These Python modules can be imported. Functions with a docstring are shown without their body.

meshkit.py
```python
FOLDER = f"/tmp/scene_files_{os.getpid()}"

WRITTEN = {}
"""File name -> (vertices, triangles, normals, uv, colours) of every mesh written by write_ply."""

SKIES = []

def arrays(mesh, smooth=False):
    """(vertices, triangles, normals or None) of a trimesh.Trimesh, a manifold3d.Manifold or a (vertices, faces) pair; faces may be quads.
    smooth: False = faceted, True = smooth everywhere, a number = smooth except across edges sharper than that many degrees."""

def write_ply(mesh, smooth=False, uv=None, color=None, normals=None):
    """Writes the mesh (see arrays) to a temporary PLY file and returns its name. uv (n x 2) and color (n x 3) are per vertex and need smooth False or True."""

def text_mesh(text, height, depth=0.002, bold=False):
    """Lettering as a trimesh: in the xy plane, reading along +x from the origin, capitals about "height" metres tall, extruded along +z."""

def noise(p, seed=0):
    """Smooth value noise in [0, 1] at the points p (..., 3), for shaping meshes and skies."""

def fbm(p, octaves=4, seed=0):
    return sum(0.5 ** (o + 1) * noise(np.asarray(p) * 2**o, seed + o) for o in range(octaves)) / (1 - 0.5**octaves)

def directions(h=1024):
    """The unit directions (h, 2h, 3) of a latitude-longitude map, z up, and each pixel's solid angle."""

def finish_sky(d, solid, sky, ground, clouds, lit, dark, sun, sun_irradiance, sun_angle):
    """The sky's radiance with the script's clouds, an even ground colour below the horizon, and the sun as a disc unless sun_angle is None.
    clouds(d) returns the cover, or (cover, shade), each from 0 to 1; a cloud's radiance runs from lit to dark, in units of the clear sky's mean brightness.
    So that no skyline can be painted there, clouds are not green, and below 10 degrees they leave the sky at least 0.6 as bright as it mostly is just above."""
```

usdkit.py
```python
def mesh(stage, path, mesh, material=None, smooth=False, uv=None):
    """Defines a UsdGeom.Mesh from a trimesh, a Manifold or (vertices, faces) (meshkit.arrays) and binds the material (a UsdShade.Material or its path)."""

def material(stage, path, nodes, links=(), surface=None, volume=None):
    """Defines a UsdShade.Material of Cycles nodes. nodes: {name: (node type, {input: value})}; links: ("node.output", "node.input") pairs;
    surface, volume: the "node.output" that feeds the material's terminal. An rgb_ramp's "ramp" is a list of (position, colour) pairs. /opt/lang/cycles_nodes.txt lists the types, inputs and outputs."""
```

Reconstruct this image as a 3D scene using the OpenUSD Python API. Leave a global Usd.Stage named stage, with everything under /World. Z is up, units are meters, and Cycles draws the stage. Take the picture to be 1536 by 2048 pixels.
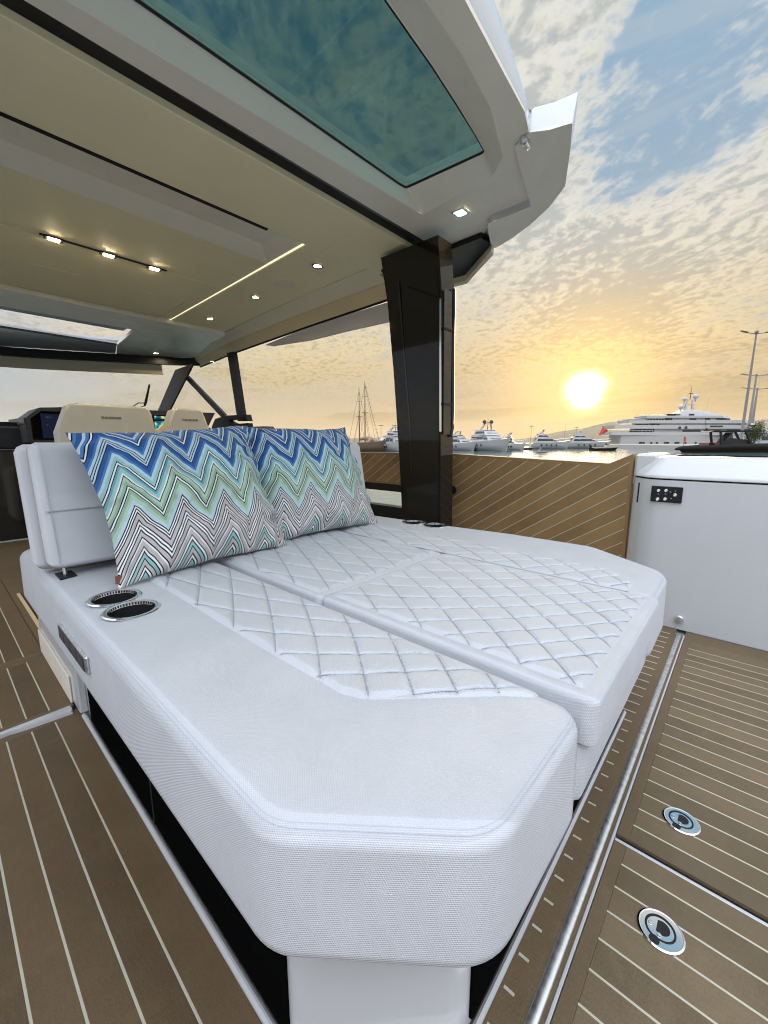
import math
import random
import warnings
import numpy as np
import trimesh
import shapely
import shapely.affinity
from shapely.geometry import Polygon, LineString, Point, box as sbox
from scipy.spatial import Delaunay, cKDTree
import usdkit
import meshkit
from pxr import Usd, UsdGeom, UsdLux, UsdShade, Gf

warnings.filterwarnings('ignore')
random.seed(7)
RNG = np.random.default_rng(7)
stage = Usd.Stage.CreateInMemory()
UsdGeom.SetStageUpAxis(stage, "Z")
UsdGeom.Xform.Define(stage, "/World")
UsdGeom.Scope.Define(stage, "/World/Looks")

# ------------------------------------------------------------------ camera
# Boat axes: +Y is the bow, +X is starboard, z = 0 is the cockpit deck.
FPX, CX, CY = 815.0, 768.0, 1024.0          # focal length and centre for a 1536 x 2048 picture
PITCH, YAW = math.atan(139 / 815.0), math.radians(48.3)
FW = np.array([math.sin(YAW), math.cos(YAW), 0.0])
RT = np.array([math.cos(YAW), -math.sin(YAW), 0.0])
UPV = np.array([0.0, 0.0, 1.0])
CAX = math.cos(PITCH) * FW - math.sin(PITCH) * UPV
CUP = math.sin(PITCH) * FW + math.cos(PITCH) * UPV
EYE = np.array([0.0, 0.0, 0.8])
cam = UsdGeom.Camera.Define(stage, "/World/camera")
_m = np.eye(4)
_m[0, :3], _m[1, :3], _m[2, :3], _m[3, :3] = RT, CUP, -CAX, EYE
cam.AddTransformOp().Set(Gf.Matrix4d(_m.tolist()))
cam.CreateHorizontalApertureAttr(36.0)
cam.CreateFocalLengthAttr(36.0 * FPX / 1536.0)
cam.CreateClippingRangeAttr(Gf.Vec2f(0.02, 60000.0))
cam.CreateExposureAttr(2.24)

# ------------------------------------------------------------------ node graphs
class Ref(str):
    pass


class Graph:
    def __init__(self):
        self.n, self.l = {}, []

    def __call__(self, kind, out, **kw):
        name = f"n{len(self.n)}"
        vals = {}
        for k, v in kw.items():
            if isinstance(v, Ref):
                self.l.append((str(v), f"{name}.{k}"))
            else:
                vals[k] = v
        self.n[name] = (kind, vals)
        return Ref(f"{name}.{out}")

    def m(self, op, a, b=0.0, c=0.0, clamp=False):
        return self("math", "value", math_type=op, value1=a, value2=b, value3=c, use_clamp=clamp)

    def vm(self, op, a, b=(0, 0, 0), out="vector", **kw):
        return self("vector_math", out, math_type=op, vector1=a, vector2=b, **kw)

    def mix(self, f, a, b, kind="mix"):
        return self("mix", "color", mix_type=kind, fac=f, color1=a, color2=b)

    def ss(self, v, a, b, lo=0.0, hi=1.0):
        return self("map_range", "result", range_type="smoothstep", value=v, from_min=a, from_max=b, to_min=lo, to_max=hi, clamp=True)

    def lin(self, v, a, b, lo=0.0, hi=1.0):
        return self("map_range", "result", range_type="linear", value=v, from_min=a, from_max=b, to_min=lo, to_max=hi, clamp=True)

    def ramp(self, f, stops, interp=True):
        return self("rgb_ramp", "color", fac=f, ramp=stops, interpolate=interp)

    def noise(self, v, scale, detail=3.0, rough=0.5, dist=0.0, out="fac"):
        return self("noise_texture", out, vector=v, scale=scale, detail=detail, roughness=rough, distortion=dist)

    def done(self, path, surface=None, volume=None):
        return usdkit.material(stage, path, self.n, self.l, surface=str(surface) if surface else None, volume=str(volume) if volume else None)


# ------------------------------------------------------------------ sky and sun
SUN = 402 * RT + 239 * CUP + 815 * CAX
SUN /= np.linalg.norm(SUN)
SUN_EL = float(math.asin(SUN[2]))
SUN_ROT = float(math.atan2(SUN[0], SUN[1]))


def pixel_dir(x, y):
    d = (x - CX) * RT - (y - CY) * CUP + FPX * CAX
    return d / np.linalg.norm(d)


def sky():
    g = Graph()
    d = g("texture_coordinate", "generated")
    xyz = g("separate_xyz", "x", vector=d)
    node = str(xyz).split(".")[0]
    x, y, z = Ref(node + ".x"), Ref(node + ".y"), Ref(node + ".z")
    zp = g.m("maximum", z, 0.0)
    base = g("sky_texture", "color", sky_type="single_scattering", sun_disc=False, sun_elevation=SUN_EL, sun_rotation=SUN_ROT, aerosol_density=0.6, air_density=1.0, ozone_density=2.0)
    base = g.mix(1.0, base, (0.54, 0.80, 1.06), "multiply")
    base = g.mix(1.0, base, (0.56, 0.90, 1.25), "darken")
    base = g.mix(1.0, base, (0.42, 0.76, 1.16), "lighten")
    cs = g.vm("dot_product", d, tuple(SUN), out="value")          # cosine of the angle to the sun
    near = g.ss(cs, 0.55, 0.995)
    wide = g.ss(cs, 0.05, 0.88)
    # horizon haze band, peach towards the sun and pale blue grey away from it
    hz = g.m("exponent", g.m("multiply", zp, -7.5))
    hcol = g.mix(wide, (1.15, 1.40, 1.55), (1.85, 1.18, 0.31))
    hcol = g.mix(near, hcol, (2.25, 1.26, 0.15))
    clear = g.mix(g.m("multiply", hz, 0.95), base, hcol)
    # cloud sheet at a fixed height, seen in perspective
    den = g.m("add", zp, 0.09)
    u, v = g.m("divide", x, den), g.m("divide", y, den)
    ca, sa = math.cos(0.95), math.sin(0.95)
    p = g.m("add", g.m("multiply", u, ca), g.m("multiply", v, sa))
    q = g.m("subtract", g.m("multiply", v, ca), g.m("multiply", u, sa))
    flat = g("combine_xyz", "vector", x=g.m("multiply", p, 0.75), y=q, z=0.0)
    warp = g.noise(flat, 2.6, 1.0, 0.5, out="color")
    wv = g.vm("multiply_add", warp, (0.15, 0.15, 0.0), vector3=flat)
    strk = g("combine_xyz", "vector", x=g.m("multiply", p, 0.45), y=g.m("multiply", q, 1.3), z=3.3)
    cells = g.noise(wv, 19.0, 5.0, 0.62)
    lump = g.noise(g.vm("add", wv, (3.1, 1.7, 0.4)), 5.0, 2.0, 0.55)
    bands = g.noise(strk, 1.15, 2.5, 0.55, 0.3)
    dens = g.m("add", g.m("multiply", cells, 1.0), g.m("multiply", lump, 0.50))
    dens = g.m("add", dens, g.m("multiply", bands, 0.70))
    # clear gaps of blue
    for (px, py, c0, c1, amt) in ((1440, 40, 0.955, 1.0, 0.46), (1270, 225, 0.984, 1.0, 0.26), (1500, 545, 0.988, 1.0, 0.26), (640, 40, 0.90, 1.0, 0.16), (1330, 395, 0.94, 0.999, -0.34), (1090, 70, 0.985, 1.0, -0.30)):
        near_gap = g.ss(g.vm("dot_product", d, tuple(pixel_dir(px, py)), out="value"), c0, c1)
        dens = g.m("subtract", dens, g.m("multiply", near_gap, amt))
    cover = g.ss(dens, 0.74, 1.12)
    # the sheet thins into streaks low down
    low = g.ss(z, 0.04, 0.22)
    az = g.m("arctan2", x, y)
    el = g("combine_xyz", "vector", x=g.m("multiply", az, 2.2), y=g.m("multiply", g.m("add", z, g.m("multiply", az, -0.05)), 26.0), z=0.7)
    streak = g.noise(el, 1.0, 4.0, 0.58, 0.5)
    streak_cover = g.m("multiply", g.ss(streak, 0.45, 0.60), g.ss(z, 0.01, 0.07))
    cover = g.m("add", g.m("multiply", cover, low), g.m("multiply", streak_cover, g.m("subtract", 0.80, g.m("multiply", low, 0.66))), clamp=True)
    # thick parts are grey, thin edges are lit
    shade = g.ss(g.m("add", dens, g.m("multiply", g.m("subtract", cells, 0.5), 1.1)), 0.98, 1.42)
    shade = g.m("add", g.m("multiply", shade, 0.75), g.m("multiply", g.m("multiply", streak_cover, g.m("subtract", 1.0, low)), 0.75), clamp=True)
    warm = g.m("multiply", g.ss(z, 0.46, 0.03), wide)
    lit = g.mix(warm, (1.75, 1.71, 1.52), (1.90, 1.32, 0.40))
    dark = g.mix(warm, (0.82, 0.91, 0.95), (0.88, 0.66, 0.30))
    away = g.ss(cs, 0.72, 0.12)                                 # the clouds opposite the sun are lit from the front
    rise = g.ss(z, 0.15, 0.98)                                   # the sky away from the sun brightens towards the zenith
    lit = g.mix(away, lit, g.mix(rise, (0.95, 1.02, 1.18), (5.6, 5.9, 6.4)))
    dark = g.mix(away, dark, g.mix(rise, (0.72, 0.82, 1.0), (3.2, 3.6, 4.3)))
    clear = g.mix(g.m("multiply", away, 0.75), clear, g.mix(rise, (0.8, 1.0, 1.3), (1.0, 2.0, 3.2)))
    cloud = g.mix(shade, lit, dark)
    col = g.mix(g.m("multiply", cover, 0.92), clear, cloud)
    # glare round the sun, broken by the streaks in front of it
    ang = g.m("arccosine", g.m("minimum", cs, 1.0))
    a2 = g.m("add", ang, g.m("multiply", g.m("subtract", streak, 0.5), 0.05))
    glow = g.m("exponent", g.m("multiply", g.m("multiply", a2, a2), -40.0))
    col = g.mix(1.0, col, g.mix(glow, (0, 0, 0), (1.8, 0.95, 0.02)), "add")
    disc = g.m("power", g.ss(a2, 0.066, 0.0), 3.4)
    col = g.mix(1.0, col, g.mix(disc, (0, 0, 0), (60.0, 42.0, 16.0)), "add")
    # below the horizon: what the water would send up
    col = g.mix(g.ss(z, 0.0, -0.02), col, (1.2, 1.0, 0.75))
    b = g("background_shader", "background", color=col, strength=0.1)
    return g.done("/World/Looks/sky", b)


dome = UsdLux.DomeLight.Define(stage, "/World/sky")
UsdShade.MaterialBindingAPI.Apply(dome.GetPrim()).Bind(sky())
dome.GetPrim().SetCustomDataByKey("label", "sunset sky of rippled cloud over the harbour")
dome.GetPrim().SetCustomDataByKey("category", "sky")
dome.GetPrim().SetCustomDataByKey("kind", "structure")
sun = UsdLux.DistantLight.Define(stage, "/World/sun")
sun.CreateIntensityAttr(0.12)
sun.CreateAngleAttr(30.0)          # veiled by the cloud sheet: no hard shadows
sun.CreateNormalizeAttr(True)
sun.CreateColorAttr(Gf.Vec3f(1.0, 0.74, 0.44))
_x = np.cross([0, 0, 1.0], SUN)
_x /= np.linalg.norm(_x)
_m = np.eye(4)
_m[0, :3], _m[1, :3], _m[2, :3] = _x, np.cross(SUN, _x), SUN
sun.AddTransformOp().Set(Gf.Matrix4d(_m.tolist()))

# ------------------------------------------------------------------ materials
M = {}


def principled(name, color, rough=0.5, metallic=0.0, var=0.0, vscale=6.0, bump=0.0, bscale=40.0, coat=0.0, spec=0.5, sheen=0.0):
    g = Graph()
    kw = {}
    pos = g("texture_coordinate", "object")
    if var:
        n = g.noise(pos, vscale, 5.0, 0.6)
        a = tuple(c * (1 - var) for c in color)
        b = tuple(min(1.0, c * (1 + var)) for c in color)
        kw["base_color"] = g.ramp(n, [(0.25, a), (0.75, b)])
        kw["roughness"] = g.lin(g.noise(pos, vscale * 2.3, 4.0), 0.3, 0.7, rough * 0.85, min(1.0, rough * 1.2))
    else:
        kw["base_color"], kw["roughness"] = color, rough
    if bump:
        kw["normal"] = g("bump", "normal", height=g.noise(pos, bscale, 3.0), strength=bump, distance=0.004)
    s = g("principled_bsdf", "BSDF", metallic=metallic, coat_weight=coat, specular_ior_level=spec, sheen_weight=sheen, **kw)
    M[name] = g.done(f"/World/Looks/{name}", s)


def fabric(name, color, pitch, strength):
    g = Graph()
    pos = g("texture_coordinate", "object")
    node = str(g("separate_xyz", "x", vector=pos)).split(".")[0]
    x, y, z = (Ref(f"{node}.{k}") for k in "xyz")
    k = 2 * math.pi / pitch
    s1 = g.m("sine", g.m("multiply", g.m("add", x, z), k))
    s2 = g.m("sine", g.m("multiply", g.m("add", y, g.m("multiply", z, 0.5)), k * 0.82))
    weave = g.m("multiply", s1, s2)
    soft = g.noise(pos, 9.0, 3.0, 0.6)
    col = g.ramp(soft, [(0.3, tuple(c * 0.95 for c in color)), (0.7, tuple(min(1, c * 1.03) for c in color))])
    col = g.mix(g.lin(weave, -1.0, 0.6, 0.16, 0.0), col, tuple(c * 0.55 for c in color))
    nrm = g("bump", "normal", height=g.m("add", weave, g.m("multiply", soft, 1.5)), strength=strength, distance=0.0012)
    s = g("principled_bsdf", "BSDF", base_color=col, roughness=0.6, specular_ior_level=0.3, normal=nrm)
    M[name] = g.done(f"/World/Looks/{name}", s)


def teak(name, color, along, tone):
    """Brown synthetic planking; along: 0 grain along x, 1 along y."""
    g = Graph()
    pos = g("geometry", "position")
    st = g("mapping", "vector", vector=pos, scale=(14.0, 60.0, 60.0) if along == 0 else (60.0, 14.0, 60.0))
    grain = g.noise(st, 3.0, 5.0, 0.6, 0.3)
    fine = g.noise(pos, 380.0, 2.0, 0.6)
    blot = g.noise(pos, 5.0, 4.0, 0.55)
    f = g.m("add", g.m("add", g.m("multiply", grain, 0.22), g.m("multiply", fine, 0.50)), g.m("multiply", blot, 0.38))
    f = g.m("add", f, tone)
    col = g.ramp(f, [(0.30, tuple(c * 0.55 for c in color)), (0.55, color), (0.80, tuple(c * 1.45 for c in color))])
    scuff = g.noise(g("mapping", "vector", vector=pos, scale=(3.0, 7.0, 3.0)), 3.0, 5.0, 0.7, 0.8)
    col = g.mix(g.lin(scuff, 0.52, 0.74, 0.0, 0.30), col, tuple(min(1.0, c * 1.5) for c in color))
    col = g.mix(g.lin(g.noise(pos, 1.7, 4.0, 0.6), 0.50, 0.72, 0.0, 0.45), col, tuple(c * 0.6 for c in color))
    nrm = g("bump", "normal", height=g.m("add", g.m("multiply", fine, 0.6), g.m("multiply", grain, 0.4)), strength=0.35, distance=0.0015)
    s = g("principled_bsdf", "BSDF", base_color=col, roughness=g.lin(blot, 0.3, 0.7, 0.42, 0.62), specular_ior_level=0.45, normal=nrm)
    M[name] = g.done(f"/World/Looks/{name}", s)


def schlick(g, f0):
    """Reflectance of a thin sheet, the same from either side."""
    geo = g("geometry", "normal")
    inc = Ref(str(geo).split(".")[0] + ".incoming")
    c = g.m("absolute", g.vm("dot_product", geo, inc, out="value"))
    k = g.m("power", g.m("subtract", 1.0, c, clamp=True), 5.0)
    return g.m("add", f0, g.m("multiply", k, 1.0 - f0), clamp=True)


def pane_mat(name, tint, reflect=1.0):
    g = Graph()
    t = g("transparent_bsdf", "BSDF", color=tint)
    gl = g("glossy_bsdf", "BSDF", color=(1, 1, 1), roughness=0.02)
    f = g.m("multiply", schlick(g, 0.03), reflect)
    M[name] = g.done(f"/World/Looks/{name}", g("mix_closure", "closure", fac=f, closure1=t, closure2=gl))


def dusty_pane_mat(name, tint):
    g = Graph()
    pos = g("texture_coordinate", "object")
    dust = g.m("add", g.m("multiply", g.noise(pos, 9.0, 6.0, 0.65), 0.5), g.m("multiply", g.noise(pos, 90.0, 3.0, 0.6), 0.35))
    t = g("transparent_bsdf", "BSDF", color=tint)
    df = g("translucent_bsdf", "BSDF", color=(0.5, 0.6, 0.55))
    m = g("mix_closure", "closure", fac=g.lin(dust, 0.46, 0.68, 0.0, 0.04), closure1=t, closure2=df)
    gl = g("glossy_bsdf", "BSDF", color=(1, 1, 1), roughness=0.03)
    M[name] = g.done(f"/World/Looks/{name}", g("mix_closure", "closure", fac=schlick(g, 0.03), closure1=m, closure2=gl))


def emit(name, color, strength):
    g = Graph()
    M[name] = g.done(f"/World/Looks/{name}", g("emission", "emission", color=color, strength=strength))


fabric("white_fabric", (0.545, 0.555, 0.58), 0.0035, 0.34)
fabric("plain_fabric", (0.585, 0.59, 0.61), 0.0030, 0.2)
principled("gelcoat", (0.56, 0.565, 0.575), 0.12, var=0.02, vscale=2.0, coat=0.1)
principled("liner", (0.88, 0.81, 0.69), 0.30, var=0.025, vscale=3.0, bump=0.05, bscale=300)
principled("cream_liner", (0.93, 0.82, 0.54), 0.62, var=0.03, vscale=4.0, bump=0.12, bscale=420)
principled("tan_trim", (0.74, 0.58, 0.34), 0.5, var=0.03)
principled("beige_trim", (0.84, 0.74, 0.54), 0.4, var=0.03)
principled("seat_leather", (0.78, 0.73, 0.62), 0.42, var=0.03, vscale=9, bump=0.1, bscale=260)
principled("black_gloss", (0.012, 0.011, 0.010), 0.07, coat=0.5)
principled("bronze_gloss", (0.010, 0.008, 0.006), 0.06, coat=0.15, spec=0.35)
principled("black_satin", (0.010, 0.010, 0.011), 0.45, spec=0.3)
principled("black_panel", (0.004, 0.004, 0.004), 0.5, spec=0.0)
principled("dark_grey", (0.035, 0.036, 0.040), 0.4, var=0.1)
principled("dark_blue", (0.018, 0.024, 0.034), 0.5, var=0.1)
principled("black_void", (0.004, 0.004, 0.004), 0.7)
principled("chrome", (0.86, 0.86, 0.87), 0.10, metallic=1.0)
principled("brushed_steel", (0.74, 0.75, 0.76), 0.34, metallic=1.0, var=0.06, vscale=30)
principled("cup_inside", (0.05, 0.05, 0.05), 0.25, metallic=0.8)
principled("caulk", (0.56, 0.53, 0.43), 0.6, var=0.06, vscale=40)
principled("seam_thread", (0.42, 0.45, 0.50), 0.7)
principled("quilt_thread", (0.33, 0.36, 0.42), 0.8)
principled("red_brown", (0.20, 0.06, 0.035), 0.7)
principled("ink", (0.05, 0.045, 0.04), 0.6)
principled("yacht_white", (0.40, 0.385, 0.37), 0.25, var=0.02)
principled("yacht_grey", (0.42, 0.43, 0.45), 0.4)
principled("yacht_glass", (0.02, 0.022, 0.026), 0.08)
principled("navy_hull", (0.03, 0.045, 0.07), 0.2)
principled("black_rubber", (0.008, 0.007, 0.007), 0.7, var=0.2, spec=0.15)
principled("red_cloth", (0.55, 0.04, 0.03), 0.7)
principled("tan_canvas", (0.30, 0.22, 0.14), 0.8, var=0.2)
principled("spar_wood", (0.16, 0.10, 0.06), 0.6)
principled("galvanised", (0.20, 0.19, 0.18), 0.5, var=0.1)
principled("skin", (0.42, 0.25, 0.17), 0.6)
principled("shirt_blue", (0.10, 0.14, 0.25), 0.8)
principled("bark", (0.10, 0.07, 0.05), 0.9, var=0.2)
principled("concrete", (0.38, 0.36, 0.33), 0.8, var=0.1)
principled("roof_grey", (0.30, 0.32, 0.35), 0.6)
pane_mat("clear_pane", (0.985, 0.99, 0.99), 0.35)
pane_mat("mirror_pane", (0.30, 0.32, 0.34), 2.2)
dusty_pane_mat("skylight_glass", (0.33, 0.45, 0.44))
pane_mat("streak_glass", (0.85, 0.9, 0.88), 0.5)
emit("lamp_glow", (1.0, 0.82, 0.54), 62.0)
emit("strip_glow", (1.0, 0.86, 0.55), 0.28)
emit("screen_glow", (0.004, 0.006, 0.014), 0.5)
for _i, _t in enumerate((-0.07, 0.0, 0.07)):
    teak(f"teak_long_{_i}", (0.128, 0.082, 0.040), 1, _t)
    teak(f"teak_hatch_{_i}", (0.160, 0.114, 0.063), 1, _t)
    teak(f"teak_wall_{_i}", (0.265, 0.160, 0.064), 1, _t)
teak("teak_border", (0.148, 0.101, 0.054), 1, 0.0)


def foliage_mat():
    g = Graph()
    n = g("object_info", "random")
    pos = g("geometry", "position")
    f = g.noise(pos, 1.4, 3.0)
    col = g.ramp(f, [(0.3, (0.025, 0.045, 0.015)), (0.7, (0.08, 0.11, 0.035))])
    a = g("diffuse_bsdf", "BSDF", color=col)
    b = g("translucent_bsdf", "BSDF", color=col)
    M["leaves"] = g.done("/World/Looks/leaves", g("mix_closure", "closure", fac=0.35, closure1=a, closure2=b))


def water_mat():
    g = Graph()
    pos = g("geometry", "position")
    st = g("mapping", "vector", vector=pos, scale=(1.0, 1.0, 1.0))
    n1 = g.noise(st, 0.9, 4.0, 0.55, 0.4)
    n2 = g.noise(st, 4.5, 3.0, 0.5)
    n3 = g.noise(st, 0.18, 3.0, 0.5)
    h = g.m("add", g.m("add", g.m("multiply", n1, 0.30), g.m("multiply", n2, 0.05)), g.m("multiply", n3, 0.5))
    nrm = g("bump", "normal", height=h, strength=0.30, distance=0.30)
    s = g("principled_bsdf", "BSDF", base_color=(0.05, 0.085, 0.085), roughness=0.06, ior=1.33, specular_ior_level=0.6, normal=nrm)
    M["water"] = g.done("/World/Looks/water", s)


def hill_mat():
    g = Graph()
    pos = g("geometry", "position")
    f = g.noise(pos, 0.006, 5.0)
    col = g.ramp(f, [(0.3, (0.10, 0.10, 0.06)), (0.7, (0.22, 0.18, 0.12))])
    M["hill"] = g.done("/World/Looks/hill", g("principled_bsdf", "BSDF", base_color=col, roughness=0.95))


def chevron_mat():
    """Zigzag stripes that run across the cushion cover: blue at the top, then teal, green, grey and white."""
    g = Graph()
    st = g("attribute", "vector", attribute="st")
    node = str(g("separate_xyz", "x", vector=st)).split(".")[0]
    u, v = Ref(node + ".x"), Ref(node + ".y")
    tri = g.m("pingpong", g.m("multiply", u, 4.3), 0.5)
    s = g.m("subtract", v, g.m("multiply", g.m("subtract", tri, 0.25), 0.42))
    s = g.m("add", s, g.m("multiply", g.m("subtract", g.noise(st, 6.0, 2.0), 0.5), 0.010))
    s = g.lin(s, -0.105, 1.105)
    K, Wt, Gy = (0.010, 0.012, 0.018), (0.72, 0.73, 0.72), (0.47, 0.43, 0.42)
    teal, tealD, green, greenL = (0.27, 0.47, 0.46), (0.13, 0.30, 0.35), (0.26, 0.38, 0.27), (0.37, 0.51, 0.38)
    ice, blue, blueL, navy = (0.42, 0.55, 0.62), (0.022, 0.085, 0.26), (0.055, 0.18, 0.40), (0.010, 0.020, 0.06)
    seq = []
    def add(*items):
        seq.extend(items)
    add((teal, 7), (K, 2.6), (Wt, 4), (K, 2.6), (Gy, 7), (K, 2.4), (teal, 6), (K, 2.4), (Wt, 4.5), (K, 2.6))
    add((Gy, 8), (Wt, 3.5), (K, 2.8), (Gy, 8), (K, 2.6), (Wt, 4), (K, 2.6), (Wt, 4), (K, 2.8))
    add((Gy, 8), (K, 2.4), (Wt, 3.2), (K, 2.4), (Wt, 3.2), (K, 2.6), (ice, 8))
    add((greenL, 7), (green, 7), (K, 2.6), (Wt, 3.4), (K, 2.8), (green, 6), (greenL, 6), (K, 2.4), (Wt, 3))
    add((teal, 8), (tealD, 5), (K, 2.4), (Wt, 3.2), (K, 2.4), (teal, 7), (ice, 6))
    add((blueL, 6), (blue, 8), (navy, 3), (ice, 3), (navy, 2.6), (ice, 3), (navy, 2.6), (ice, 6))
    add((blueL, 5), (blue, 9), (navy, 3), (Wt, 3.2), (K, 2.6), (blueL, 6), (ice, 6))
    add((blue, 9), (blueL, 5), (K, 2.6), (Wt, 3.2), (blue, 8), (navy, 4))
    tot, at, stops = sum(w for _, w in seq), 0.0, []
    for c, w in seq:
        stops.append((at / tot, c))
        at += w
    # two ramps of 256 entries each, for the lower and the upper half, so that thin stripes stay sharp
    def half(lo, hi):
        out = [((p - lo) / (hi - lo), c) for p, c in stops if lo <= p < hi]
        first = [c for p, c in stops if p <= lo][-1]
        return [(0.0, first)] + [x for x in out if x[0] > 0]
    a = g.ramp(g.lin(s, 0.0, 0.5), half(0.0, 0.5), False)
    b = g.ramp(g.lin(s, 0.5, 1.0), half(0.5, 1.0), False)
    col = g.mix(g.m("greater_than", s, 0.5), a, b)
    pos = g("texture_coordinate", "object")
    nrm = g("bump", "normal", height=g.noise(pos, 420.0, 2.0), strength=0.25, distance=0.001)
    M["chevron_cloth"] = g.done("/World/Looks/chevron_cloth", g("principled_bsdf", "BSDF", base_color=col, roughness=0.8, specular_ior_level=0.2, sheen_weight=0.1, normal=nrm))


def chart_mat():
    g = Graph()
    pos = g("texture_coordinate", "object")
    f = g.noise(pos, 9.0, 3.0, 0.5, 1.2)
    col = g.ramp(f, [(0.36, (0.01, 0.05, 0.09)), (0.44, (0.03, 0.26, 0.24)), (0.50, (0.45, 0.35, 0.04)), (0.56, (0.02, 0.14, 0.16)), (0.62, (0.30, 0.10, 0.03))])
    M["chart_screen"] = g.done("/World/Looks/chart_screen", g("emission", "emission", color=col, strength=0.45))


foliage_mat()
water_mat()
hill_mat()
chevron_mat()
chart_mat()

# ------------------------------------------------------------------ object helpers
USED = {}


class Thing:
    def __init__(self, path, loc):
        self.path, self.loc = path, np.asarray(loc, float)


def fresh(parent, name):
    k = USED.get((parent, name), 0)
    USED[(parent, name)] = k + 1
    return f"{parent}/{name}" if k == 0 else f"{parent}/{name}_{k:03d}"


def custom(prim, **kw):
    for k, v in kw.items():
        if v:
            prim.SetCustomDataByKey({"cat": "category"}.get(k, k), v)


def thing(name, label, cat, loc, group=None, kind=None):
    path = fresh("/World", name)
    x = UsdGeom.Xform.Define(stage, path)
    x.AddTranslateOp().Set(Gf.Vec3d(*map(float, loc)))
    custom(x.GetPrim(), label=label, cat=cat, group=group, kind=kind)
    return Thing(path, loc)


def vf(mesh):
    if hasattr(mesh, "to_mesh"):
        mm = mesh.to_mesh()
        return np.array(mm.vert_properties[:, :3], float), np.array(mm.tri_verts)
    if isinstance(mesh, (tuple, list)):
        v, f = np.asarray(mesh[0], float), np.asarray(mesh[1], int)
        if f.shape[1] == 4:
            f = np.vstack([f[:, [0, 1, 2]], f[:, [0, 2, 3]]])
        return v, f
    return np.array(mesh.vertices, float), np.array(mesh.faces, int)


def obj(name, mesh, mat, parent, smooth=30, label=None, kind=None, uv=None):
    """One Mesh prim under a thing or a part; the mesh is given in world coordinates."""
    path = fresh(parent.path, name)
    v, f = vf(mesh)
    m = usdkit.mesh(stage, path, (v - parent.loc, f), M[mat] if isinstance(mat, str) else mat, smooth=smooth, uv=uv)
    custom(m.GetPrim(), label=label, kind=kind)
    return Thing(path, parent.loc)


def single(name, mesh, mat, label, cat, group=None, kind=None, smooth=30):
    path = fresh("/World", name)
    v, f = vf(mesh)
    m = usdkit.mesh(stage, path, (v, f), M[mat], smooth=smooth)
    custom(m.GetPrim(), label=label, cat=cat, group=group, kind=kind)
    return Thing(path, (0, 0, 0))


def cat(*ms):
    vs, fs, n = [], [], 0
    for m in ms:
        v, f = vf(m)
        vs.append(v)
        fs.append(f + n)
        n += len(v)
    return np.vstack(vs), np.vstack(fs)


def box(x0, x1, y0, y1, z0, z1, bev=0.0):
    if bev:
        pts = []
        for sx, ex in ((x0, 1), (x1, -1)):
            for sy, ey in ((y0, 1), (y1, -1)):
                for sz, ez in ((z0, 1), (z1, -1)):
                    pts += [(sx + ex * bev, sy + ey * bev, sz), (sx + ex * bev, sy, sz + ez * bev), (sx, sy + ey * bev, sz + ez * bev)]
        return hull(pts)
    m = trimesh.creation.box([x1 - x0, y1 - y0, z1 - z0])
    m.apply_translation([(x0 + x1) / 2, (y0 + y1) / 2, (z0 + z1) / 2])
    return m


def hull(pts):
    return trimesh.convex.convex_hull(np.asarray(pts, float))


def fix(m):
    v, f = vf(m)
    t = trimesh.Trimesh(v, f, process=False)
    trimesh.repair.fix_normals(t)
    return t


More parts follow.
